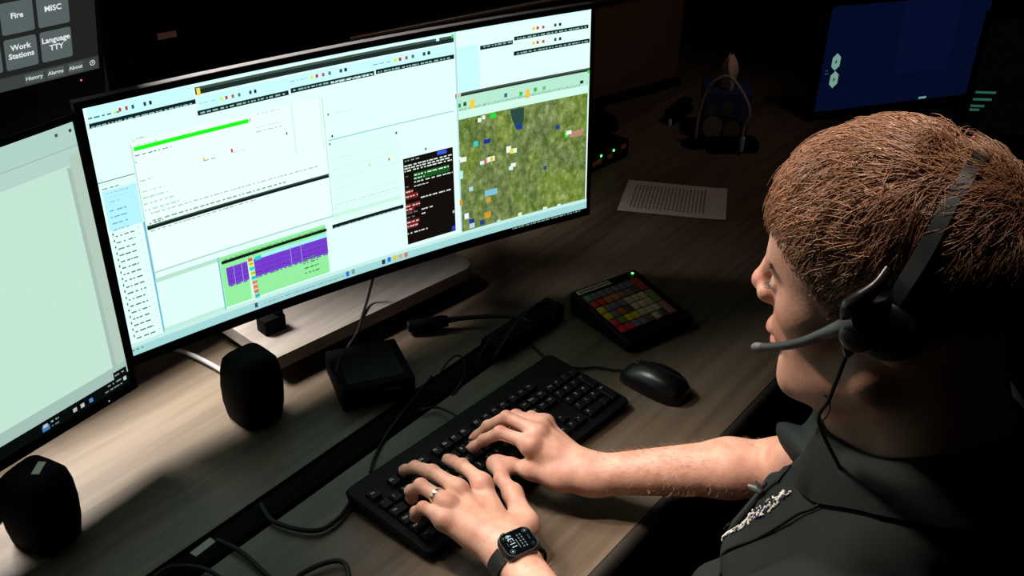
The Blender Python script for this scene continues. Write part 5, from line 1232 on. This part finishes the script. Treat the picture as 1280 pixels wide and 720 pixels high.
# folded collar around the neck
m = MB(); n = 40; rows_ = []
cu = np.cross(nk, v3(1, 0, 0)); cu /= np.linalg.norm(cu); cx_ = v3(1, 0, 0)
cu = cu if cu[1] > 0 else -cu
for i in range(n+1):
    t = math.radians(100+340*i/n+10-90+0); th_ = math.radians(90)+math.radians(14)+math.radians(332)*i/n
    c, s_ = math.cos(th_), math.sin(th_); fr_ = max(0, s_); back = max(0, -s_)
    base = nkp+cx_*c*.070+cu*s_*(.072 if s_ > 0 else .066)
    topp = base*1+nk*(.024+.010*back)-(cx_*c+cu*s_)*.004
    mid = base+(cx_*c+cu*s_)*.010+nk*.020
    outp = onshirt(base+(cx_*c+cu*s_)*(.030+.014*fr_**6)-nk*(.020+.022*fr_**4), .005, 8)
    low = onshirt(base+(cx_*c+cu*s_)*.006-nk*.004, .001, 4)
    rows_.append([low, base+nk*.010, topp, mid+nk*.008, (mid+outp)/2+nk*.006, outp, outp-nk*.004-(cx_*c+cu*s_)*.004])
k = len(rows_[0]); m.add([p for r_ in rows_ for p in r_], [(i*k+j, (i+1)*k+j, (i+1)*k+j+1, i*k+j+1) for i in range(n) for j in range(k-1)])
col = m.build('collar', CLOTH, shirt, smooth=70)
sm = col.modifiers.new('thick', 'SOLIDIFY'); sm.thickness = .0022; sm.offset = 0
# placket with buttons
pl = MB(); ps = []
for i in range(9):
    t = i/8; ps.append(onshirt(v3(.792-.004*t, .30+.06*t, .385-.155*t), .0015))
for a, b2 in zip(ps[:-1], ps[1:]):
    pass
vs = []; 
for p in ps:
    for dx in (-.016, -.015, .015, .016): vs.append(onshirt(p+v3(dx, 0, 0), .0005 if abs(dx) > .0155 else .0028, 6))
pl.add(vs, [(i*4+j, i*4+j+1, (i+1)*4+j+1, (i+1)*4+j) for i in range(8) for j in range(3)]).build('placket', CLOTH, shirt, smooth=60)
for i in (2, 5): MB().lathe([(.0045, 0), (.005, .0008), (.0045, .002), (.001, .0016)], 14, Matrix.Translation(onshirt(ps[i], .003)) @ Matrix.Rotation(-1.2, 4, 'X')).build('button', BLKG, shirt)
# white embroidered lettering on the left chest, with dark blue outline
EMB = mat('white_embroidery', (.92, .93, .86), .5); EMB2 = mat('navy_embroidery', (.02, .02, .12), .7)
ea, eb = np.array((0.7520, 0.2288, 0.3583)), np.array((0.7520, 0.2832, 0.2699))
m = MB(); m2 = MB(); random.seed(11)
for i in range(46):
    t = i/45; c = ea*(1-t)+eb*t; wdt = .004+.0095*math.sin(math.pi*min(1, t*1.05))**.8
    for k in range(4):
        o1 = v3(-random.uniform(-.3, 1)*wdt, random.uniform(-.002, .002), random.uniform(-1, .6)*wdt*.8); a = onshirt(c+o1, .0016, 6); d = v3(random.uniform(-.004, .004), random.uniform(-.002, .003), random.uniform(-.005, .005)); b2 = onshirt(a+d, .0018, 4)
        (m if random.random() < .78 else m2).tube([a, b2], random.uniform(.0007, .0013), 5)
m.build('embroidered_logo', EMB, shirt, label='white embroidered lettering')['kind'] = 'stuff'
m2.build('logo_outline', EMB2, shirt)['kind'] = 'stuff'
# trousers and shoes
HIPL, HIPR = v3(.71, .20, -.17), v3(.89, .20, -.17); KNL, KNR = v3(.68, .62, -.16), v3(.93, .62, -.16); FTL, FTR = v3(.68, .60, -.62), v3(.93, .60, -.62)
TR = [Group([(Ell((.80, .185, -.14), (.195, .155, .12)), 0, J)], .04)]+[Group([(Cone(h, kn, .088, .066), 0, J), (Cone(kn, ft, .064, .052), .03, J)], .04) for h, kn, ft in ((HIPL, KNL, FTL), (HIPR, KNR, FTR))]
P, Q = surface_net(TR, (.55, -.02, -.72), (1.05, .75, -.02), .010, lambda d, p: np.maximum(d-.003*np.sin(60*p[:, 2]+8*np.sin(20*p[:, 0])), p[:, 2]+.13))
link(np_mesh('trousers', P, Q, [mat('black_trousers', (.010, .009, .010), .85, spec=.15)], POFF), 'trousers', person, 'black trousers')
for f in (FTL, FTR):
    m = MB(); m.box((f[0], f[1]+.05, -.7), (.095, .28, .075), bev=.025, seg=4, taper=(.8, .7)); m.build('shoe', BLKM, person)

# ---- hair: short copper-brown strands combed out from the crown over a close under-layer
def hair_dir_field(q):
    """q: points on the scalp in head local; returns flow direction (tangent) from the crown"""
    crown = v3(0, -.098, .075); d = q-crown; d[:, 2] *= .75; d += np.stack([np.zeros(len(q)), np.where(q[:, 1] > 0, .035, -.01), np.zeros(len(q))], 1); return d
HC, HRAD = v3(0, -.005, .040), v3(.079, .099, .085)
def hairline(q):
    """>0 where hair grows (head local points on the scalp ellipsoid)"""
    x, y, z = np.abs(q[:, 0]), q[:, 1], q[:, 2]
    front = (.086-y)*1.0+(z-.060)*1.1                     # forehead line
    side = z-np.interp(y, [-.12, -.07, -.03, .005, .022, .045, .07, .10], [-.075, -.078, -.060, -.006, -.004, .034, .058, .07])
    return np.minimum(front*2, side)
rng = np.random.default_rng(5)
def scalp_points(n):
    u = rng.normal(size=(n*3, 3)); u /= np.linalg.norm(u, axis=1)[:, None]; q = HC+u*HRAD; k = hairline(q) > rng.uniform(-.004, .004, len(q)); return q[k][:n]
def to_scalp(q, lift):
    """put points on the scaled skull ellipsoid (lift in metres); below the skull they keep falling along the neck"""
    e = (q-HC)/HRAD; r = np.linalg.norm(e, axis=1)[:, None]; return HC+e/r*HRAD*(1+lift[:, None]/.09)
def strands(n, length, rad, seed, seg=7, liftmax=.015, jit=.25):
    global rng; rng = np.random.default_rng(seed); q = scalp_points(n); n = len(q)
    top = np.clip((q[:, 2]-.02)/.10, 0, 1); front = np.clip((q[:, 1]-.01)/.07, 0, 1)
    Ls = length*(.45+.55*top+.25*front)*rng.uniform(.65, 1.15, n)*np.clip(.42+np.maximum(hairline(q), 0)*14*(q[:, 1] > -.03)+1.0*(q[:, 1] <= -.03), 0, 1); lift0 = rng.uniform(-.002, .004, n); lm = liftmax*(.40+.60*top)*rng.uniform(.55, 1.15, n)
    clump = np.round(q*60)/60; band = np.exp(-(((q[:, 1]+.020)*.938+(q[:, 2]-.014)*.347)/.011)**2); lm = lm*(1-.85*band)
    ch = np.sin(clump@v3(311, 173, 97))*43758.5; ch = ch-np.floor(ch); ch2 = np.sin(clump@v3(91, 217, 331))*24634.6; ch2 = ch2-np.floor(ch2)
    pts = [to_scalp(q, lift0)]; cur = q.copy()
    wob = rng.normal(size=(n, 3))*jit+np.stack([(ch-.5), (ch2-.5)*.7, (ch+ch2-1)*.5], 1)*1.9
    for s in range(1, seg):
        t = s/(seg-1); d = hair_dir_field(cur.copy()); d /= np.linalg.norm(d, axis=1)[:, None]+1e-9
        d = d+wob*.65+v3(0, .0, -.95)*(1.1-top)[:, None]; nrm_ = (cur-HC)/HRAD**2; nrm_ /= np.linalg.norm(nrm_, axis=1)[:, None]; d = d-nrm_*np.sum(d*nrm_, 1)[:, None]; d /= np.linalg.norm(d, axis=1)[:, None]+1e-9
        cur = cur+d*(Ls/(seg-1))[:, None]; lift = lift0+lm*np.sin(np.pi*min(t*.62, .5))**.8*(1.0)-.006*t*t*(1-top); cur = to_scalp(cur, np.zeros(n)); pts.append(to_scalp(cur, lift))
    P = np.stack(pts, 1)                                    # n, seg, 3 in head local
    T = np.gradient(P, axis=1); T /= np.linalg.norm(T, axis=2)[..., None]+1e-9; A = np.cross(T, v3(.3, .2, 1.)); A /= np.linalg.norm(A, axis=2)[..., None]+1e-9; Bn = np.cross(T, A)
    rr = rad*rng.uniform(.6, 1.3, n)[:, None]*np.linspace(1, .25, seg)[None]**.7
    ring = np.stack([P+rr[..., None]*(A*math.cos(a)+Bn*math.sin(a)) for a in (0, 2.094, 4.189)], 2)   # n, seg, 3, 3
    V = HO+ring.reshape(-1, 3)@HR.T; i0 = (np.arange(n)*seg*3)[:, None, None]; s_ = np.arange(seg-1)[None, :, None]*3; j = np.arange(3)[None, None, :]; j2 = (j+1) % 3
    Q = np.stack([i0+s_+j, i0+s_+j2, i0+s_+3+j2, i0+s_+3+j], -1).reshape(-1, 4); col_ = np.repeat((.5*ch+.5*rng.random(n)), seg*3); return V, Q, col_
def hair_material(name, c0, c1):
    m = bpy.data.materials.new(name); m.use_nodes = True; nt = m.node_tree; N = nt.nodes; L = nt.links; b = N['Principled BSDF']
    a = N.new('ShaderNodeAttribute'); a.attribute_name = 'strand_tone'; r = N.new('ShaderNodeValToRGB'); L.new(a.outputs['Fac'], r.inputs[0]); r.color_ramp.elements[0].color = (*c0, 1); r.color_ramp.elements[1].color = (*c1, 1); L.new(r.outputs[0], b.inputs['Base Color'])
    b.inputs['Roughness'].default_value = .42; b.inputs['Specular IOR Level'].default_value = .45; b.inputs['Sheen Weight'].default_value = .0; return m
HAIR = hair_material('copper_brown_hair', (.15, .062, .031), (.56, .30, .165))
hair = None
V1, Q1, c1 = strands(17000, .040, .00050, 5, jit=.42)
me = np_mesh('hair', V1, Q1, [HAIR], POFF); a = me.attributes.new('strand_tone', 'FLOAT', 'POINT'); a.data.foreach_set('value', c1.astype(np.float32)); hair = link(me, 'hair', person, 'short copper-brown hair'); hair['kind'] = 'stuff'
# under-layer that closes the scalp
bm = bmesh.new(); bmesh.ops.create_uvsphere(bm, u_segments=64, v_segments=40, radius=1)
cap = [v.co.copy() for v in bm.verts]; q = HC+np.array([tuple(c) for c in cap])*(HRAD*1.03); hl = hairline(HC+np.array([tuple(c) for c in cap])*HRAD)
for v, p in zip(bm.verts, q): v.co = Vector(hw(*p))
bmesh.ops.delete(bm, geom=[v for v, h in zip(bm.verts, hl) if h < -.002], context='VERTS')
MB().bm(bm).build('hair_under_layer', mat('copper_under_hair', (.075, .036, .02), .7), hair if False else person, smooth=80)['kind'] = 'stuff'
# fine hair on the forearms
m = MB(); random.seed(21); hairs = []
for el, wr, n in ((ELR, WRR, 700), (ELL_, WRL, 120)):
    ax = (wr-el)/np.linalg.norm(wr-el)
    for _ in range(n):
        t = random.uniform(.10, .97); a = random.uniform(-.2, math.pi+.2); s_ = np.cross(ax, v3(0, 0, 1)); s_ /= np.linalg.norm(s_); u_ = np.cross(s_, ax); rr = np.interp(t, [0, .28, 1], [.036, .040, .0275]); p = el+(wr-el)*t+(s_*math.cos(a)+u_*math.sin(a))*rr
        hairs.append((p, s_*math.cos(a)+u_*math.sin(a), ax))
for p, nn, ax in hairs:
    d = nn*.55+ax*random.uniform(.2, 1)+v3(random.uniform(-.5, .5), random.uniform(-.5, .5), random.uniform(-.3, .2)); d /= np.linalg.norm(d); l_ = random.uniform(.005, .010)
    m.tube([p, p+d*l_*.6, p+d*l_+ax*l_*.3], [.00016, .00013, .00005], 3)
m.build('arm_hair', mat('sandy_arm_hair', (.45, .27, .15), .5), person, smooth=0)['kind'] = 'stuff'
# ------------------------------------------------------------------ telephone headset
hs = thing('telephone_headset', 'black telephone headset with a thin grey microphone boom', 'headset', tuple(hw(-.09, -.006, 0)))
HSB = mat('headset_black', (.006, .006, .007), .30, spec=.5); HSG = mat('headset_grey', (.045, .055, .058), .38, spec=.5); FOAM = mat('ear_foam', (.006, .006, .006), .9, spec=.1)
pts = []
for k in range(41):
    a = math.pi*(k/40); c, s_ = math.cos(a), math.sin(a)          # left ear over the top to the right ear
    z = .014+s_*.114; y = -.020-.37*(z-.014); ex = math.sqrt(max(0, 1-((y-HC[1])/HRAD[1])**2-((z-HC[2])/HRAD[2])**2)) if z < .136 else 0
    e = v3(-c*.085, y, z); d_ = (e-HC)/HRAD; rr = np.linalg.norm(d_); tgt = HC+d_/rr*HRAD*(1+.0085/.09) if z > .05 else v3(-c*.0965, y, z); pts.append(tgt)
pts = [p_ for p_ in pts]; 
for _ in range(3): pts = [pts[0]]+[(pts[i-1]+2*pts[i]+pts[i+1])/4 for i in range(1, 40)]+[pts[-1]]
def strip(m, P, wd, th_, wdir):
    vs = []
    for i, p in enumerate(P):
        t = P[min(i+1, len(P)-1)]-P[max(i-1, 0)]; t = t/np.linalg.norm(t); w_ = wdir-t*(wdir@t); w_ /= np.linalg.norm(w_); n_ = np.cross(t, w_)
        for a, b2 in ((-1, -1), (1, -1), (1, 1), (-1, 1)): vs.append(hw(*(p+w_*a*wd[i]/2+n_*b2*th_/2)))
    k = len(P); return m.add(vs, [(i*4+j, i*4+(j+1) % 4, (i+1)*4+(j+1) % 4, (i+1)*4+j) for i in range(k-1) for j in range(4)]+[(3, 2, 1, 0), tuple((k-1)*4+j for j in range(4))])
wd = [.006+.005*math.sin(math.pi*i/40) for i in range(41)]
strip(MB(), pts, wd, .0035, v3(0, 1, .25)).build('headband', HSB, hs, smooth=50)
strip(MB(), [p_+v3(math.copysign(.0025, p_[0]), 0, 0) for p_ in pts[0:13]], [.008+.004*math.sin(i/12*math.pi) for i in range(13)], .004, v3(0, 1, .25)).build('slider_arm', HSG, hs, smooth=50)
def xl(c): return Matrix(np.vstack([np.column_stack([HR@v3(0, 1, 0), HR@v3(0, 0, 1), HR@v3(-1, 0, 0), hw(*c)]), [0, 0, 0, 1]]).tolist())   # local z points out of the left ear
for sx, nm in ((-1, 'left'), (1, 'right')):
    M = xl((-.080, -.022, .012)) if sx < 0 else Matrix(np.vstack([np.column_stack([HR@v3(0, 1, 0), HR@v3(0, 0, -1), HR@v3(1, 0, 0), hw(.080, -.022, .012)]), [0, 0, 0, 1]]).tolist())
    MB().lathe([(.014, -.004), (.027, -.004), (.0305, .001), (.0305, .007), (.027, .011), (.014, .011)], 32, M).build('ear_cushion', FOAM, hs, smooth=60)
    MB().lathe([(.024, .009), (.0255, .012), (.0245, .019), (.020, .0235), (.011, .026), (.002, .0265)], 32, M).build('ear_cup', HSB, hs, smooth=60)
MB().lathe([(.013, .0235), (.0135, .027), (.012, .030), (.007, .0315), (.001, .032)], 24, xl((-.080, -.006, .008))).build('boom_pivot', HSG, hs, smooth=60)
MB().tube([(0.6850, 0.1928, 0.5906), (0.6830, 0.1895, 0.6026), (0.6830, 0.1818, 0.6130), (0.6860, 0.1746, 0.6245), (0.6940, 0.1715, 0.6353)], [.0045, .0070, .0068, .0050, .0042], 12, 6).build('slider_joint', HSB, hs, smooth=60)
boom = [(0.6820, 0.1809, 0.5920), (0.6850, 0.1933, 0.5799), (0.6890, 0.2065, 0.5675), (0.6940, 0.2222, 0.5519), (0.7020, 0.2431, 0.5345), (0.7100, 0.2624, 0.5211)]
MB().tube(boom, [.0078, .0072, .0050, .0040, .0037, .0037], 12, 8).build('mic_boom', HSG, hs, smooth=60)
MB().tube([(0.7090, 0.2593, 0.5230), (0.7110, 0.2655, 0.5194), (0.7120, 0.2686, 0.5178)], [.0038, .0045, .0032], 12).build('mic_tip', mat('mic_tip_grey', (.12, .13, .12), .5), hs, smooth=60)
MB().tube([(0.6860, 0.1850, 0.5706), (0.6860, 0.1851, 0.5648), (0.6860, 0.1852, 0.5590)], [.006, .0055, .003], 12).build('strain_relief', HSB, hs, smooth=60)
lowc = [onshirt(p_, .003) for p_ in ((0.7120, 0.2031, 0.4476), (0.7120, 0.2029, 0.4228), (0.7120, 0.2040, 0.4001), (0.7120, 0.2116, 0.3759), (0.7120, 0.2232, 0.3544))]
wire = MB().tube([(0.6860, 0.1852, 0.5619), (0.6870, 0.1880, 0.5418), (0.6920, 0.1932, 0.5100), (0.7000, 0.1988, 0.4788)]+[tuple(p_) for p_ in lowc]+[tuple(onshirt(p_, .001)) for p_ in ((0.7120, 0.2405, 0.3250), (0.7150, 0.2648, 0.2860), (0.7200, 0.2917, 0.2423), (0.7300, 0.3091, 0.1920))], .0017, 8, 6).build('headset_cable', RUB, hs)
MB().tube([(0.7000, 0.1999, 0.5070), (0.7000, 0.1954, 0.5044), (0.7000, 0.1932, 0.4959), (0.7000, 0.1949, 0.4871), (0.7000, 0.1985, 0.4805)], .0009, 6, 6).build('cable_loop', mat('dull_metal', (.3, .3, .3), .4, metal=1), hs)
cp = onshirt((0.7750, 0.2552, 0.3211), .004); c0 = np.array(cp)
cl = MB(); t1, t2 = np.array((0.7750, 0.2746, 0.3216)), np.array((0.7750, 0.2684, 0.3310))
cl.tube([c0, (c0+t1)/2, t1], [.0028, .0034, .0016], 8); cl.tube([c0, (c0+t2)/2, t2], [.0022, .0022, .0009], 8); cl.build('shirt_clip', mat('clip_grey', (.16, .19, .19), .4), hs)

# ------------------------------------------------------------------ smart watch and wedding ring
H, hax, hn, hside = HL
aax = WRL-ELL_; aax /= np.linalg.norm(aax); aax = aax*.6+hax*.4; aax /= np.linalg.norm(aax)
wn_ = v3(-.10, -.10, 1.0); wn_ -= aax*(wn_@aax); wn_ /= np.linalg.norm(wn_); ws = np.cross(wn_, aax)     # ws: towards the thumb? 12 o'clock is -ws
if ws[0] < 0: ws = -ws
wc_ = WRL-aax*.013
wt_ = thing('smart_watch', 'black smart watch with a lit dial on the left wrist', 'watch', tuple(wc_))
Mw = basis(wc_+wn_*.0335, aax, -ws, wn_)                        # x = reading direction (towards the hand), y = 12 o'clock (outer side)
if np.cross(aax, -ws)@wn_ < 0: Mw = basis(wc_+wn_*.0335, aax, ws, wn_)
def rrect(w_, h, r, n=6):
    out = []
    for cx, cy, a0 in ((w_/2-r, -h/2+r, -90), (w_/2-r, h/2-r, 0), (-w_/2+r, h/2-r, 90), (-w_/2+r, -h/2+r, 180)):
        for k in range(n+1): a = math.radians(a0+90*k/n); out.append((cx+r*math.cos(a), cy+r*math.sin(a)))
    return out
def loft(levels, M, m=None):
    m = m or MB(); n = len(levels[0][0]); vs = [M @ Vector((x, y, z)) for poly, z in levels for x, y in poly]; k = len(levels)
    return m.add(vs, [(i*n+j, i*n+(j+1) % n, (i+1)*n+(j+1) % n, (i+1)*n+j) for i in range(k-1) for j in range(n)]+[tuple(range(n))[::-1], tuple((k-1)*n+j for j in range(n))])
loft([(rrect(.034, .040, .010), -.005), (rrect(.039, .046, .012), -.003), (rrect(.0395, .0465, .012), .003), (rrect(.037, .044, .011), .0055)], Mw).build('case', mat('watch_case_black', (.018, .018, .02), .35, spec=.5), wt_, smooth=50)
loft([(rrect(.0345, .0415, .010), .0050), (rrect(.034, .041, .010), .0062)], Mw).build('glass', mat('watch_glass', (.002, .003, .004), .08), wt_, smooth=30)
MB().lathe([(.0035, 0), (.0035, .0022), (.002, .0028)], 14, Mw @ Matrix.Translation((.0195, .010, 0)) @ Matrix.Rotation(math.pi/2, 4, 'Y')).build('crown', HSB, wt_)
MB().box((.0197, -.008, 0), (.0012, .012, .004), M=Mw, bev=.0004).build('side_button', HSB, wt_)
def wpos(x, y, l): return np.array(Mw @ Vector((x, y, .0063+l)))
D = Display(wpos); WC = (200, 235, 240)
D.words('11:39', .003, .0075, .0098, (225, 245, 250), bold=.0001)
D.rect(-.010, .0015, .004, .0022, (150, 170, 170))
for i in range(5):
    for j in range(2): D.rect(-.011+i*.0045, -.0035-j*.004, -.0085+i*.0045, -.0018-j*.004, (130, 150, 155))
for cx, cy, c in ((-.011, .014, WC), (.011, -.0145, (170, 190, 190)), (.011, .0145, (90, 150, 110)), (-.011, -.0145, (70, 90, 95))):
    D.poly([(cx+.0033*math.cos(a*math.pi/6), cy+.0033*math.sin(a*math.pi/6)) for a in range(12)], tuple(int(v*.55) for v in c)); D.poly([(cx+.0026*math.cos(a*math.pi/6), cy+.0026*math.sin(a*math.pi/6)) for a in range(12)], (6, 10, 12)); D.rect(cx-.001, cy-.001, cx+.001, cy+.001, c)
D.rect(-.004, -.0155, .004, -.0135, (60, 75, 80)); D.rect(-.003, .0135, .003, .0150, (60, 75, 80))
D.build('dial', attr_emat('watch_display_light', .8), wt_, 'lit dial showing the time')
sb = MB(); n = 40; vs = []
for i in range(n+1):
    a = math.radians(62)+math.radians(360-124+0)*i/n+math.pi/2-math.radians(62)*0
    ca, sa = math.cos(a+math.radians(0)), math.sin(a)
    th2 = math.pi/2+math.radians(38)+math.radians(284)*i/n; r1, r2 = .0335, .0318
    p_ = wc_+(-ws)*(-math.cos(th2))*r1*1.02+wn_*math.sin(th2)*r2
    o_ = p_-wc_; o_ = o_/np.linalg.norm(o_)
    for a_, b2 in ((-.0115, 0), (.0115, 0), (.0115, .0022), (-.0115, .0022)): vs.append(p_+aax*a_+o_*b2)
sb.add(vs, [(i*4+j, i*4+(j+1) % 4, (i+1)*4+(j+1) % 4, (i+1)*4+j) for i in range(n) for j in range(4)]+[(3, 2, 1, 0), tuple(n*4+j for j in range(4))]).build('strap', mat('watch_strap_rubber', (.012, .014, .013), .55, spec=.3), wt_, smooth=40)
a_, b_ = H['ring'][0], H['ring'][1]; rp = a_+(b_-a_)*.38; rd = (b_-a_)/np.linalg.norm(b_-a_); q_ = Vector(rd).to_track_quat('Z', 'Y').to_matrix().to_4x4()
rg = MB().lathe([(.0100, -.0026), (.0113, -.0022), (.0116, 0), (.0113, .0022), (.0100, .0026)], 40, Matrix.Translation(rp) @ q_).build('wedding_ring', mat('polished_ring_metal', (.75, .66, .50), .18, metal=1))
rg.data.polygons.foreach_set('use_smooth', [True]*len(rg.data.polygons)); tag(rg, 'polished metal wedding band on the left ring finger', 'ring')

# ------------------------------------------------------------------ office chair under the operator
ch = thing('office_chair', 'black upholstered office chair under the seated person', 'chair', (.80, .16, -Z0))
UPH = mat('black_upholstery', (.002, .002, .0022), .95, spec=.03, bump=(500, .3))
MB().box((.80, .20, -.318), (.52, .50, .09), bev=.035, seg=4).build('seat', UPH, ch)
MB().box((.80, -.078, -.02), (.44, .07, .46), bev=.03, seg=4, M=Matrix.Identity(4)).build('backrest', UPH, ch)
MB().tube([(.80, .05, -.36), (.80, -.09, -.30), (.80, -.12, -.15), (.80, -.10, .0)], .02, 10, 6).build('back_bar', BLKM, ch)
MB().tube([(.80, .18, -.66), (.80, .18, -.35)], .028, 16).build('gas_lift', BLKM, ch)
for k in range(5):
    a = math.radians(20+72*k); c_, s_ = math.cos(a), math.sin(a)
    MB().tube([(.80, .18, -.645), (.80+c_*.28, .18+s_*.28, -.68)], [.024, .014], 10).build('base_leg', BLKM, ch)
    MB().lathe([(.004, -.012), (.026, -.012), (.028, 0), (.026, .012), (.004, .012)], 16, Matrix.Translation((.80+c_*.28, .18+s_*.28, -.711)) @ Matrix.Rotation(a+1.57, 4, 'Z') @ Matrix.Rotation(math.pi/2, 4, 'Y')).build('caster', BLKM, ch)
# ------------------------------------------------------------------ set everything on the floor level
for o in bpy.data.objects:
    if o.parent is None and o.type in {'MESH', 'EMPTY'}: o.location.z += Z0
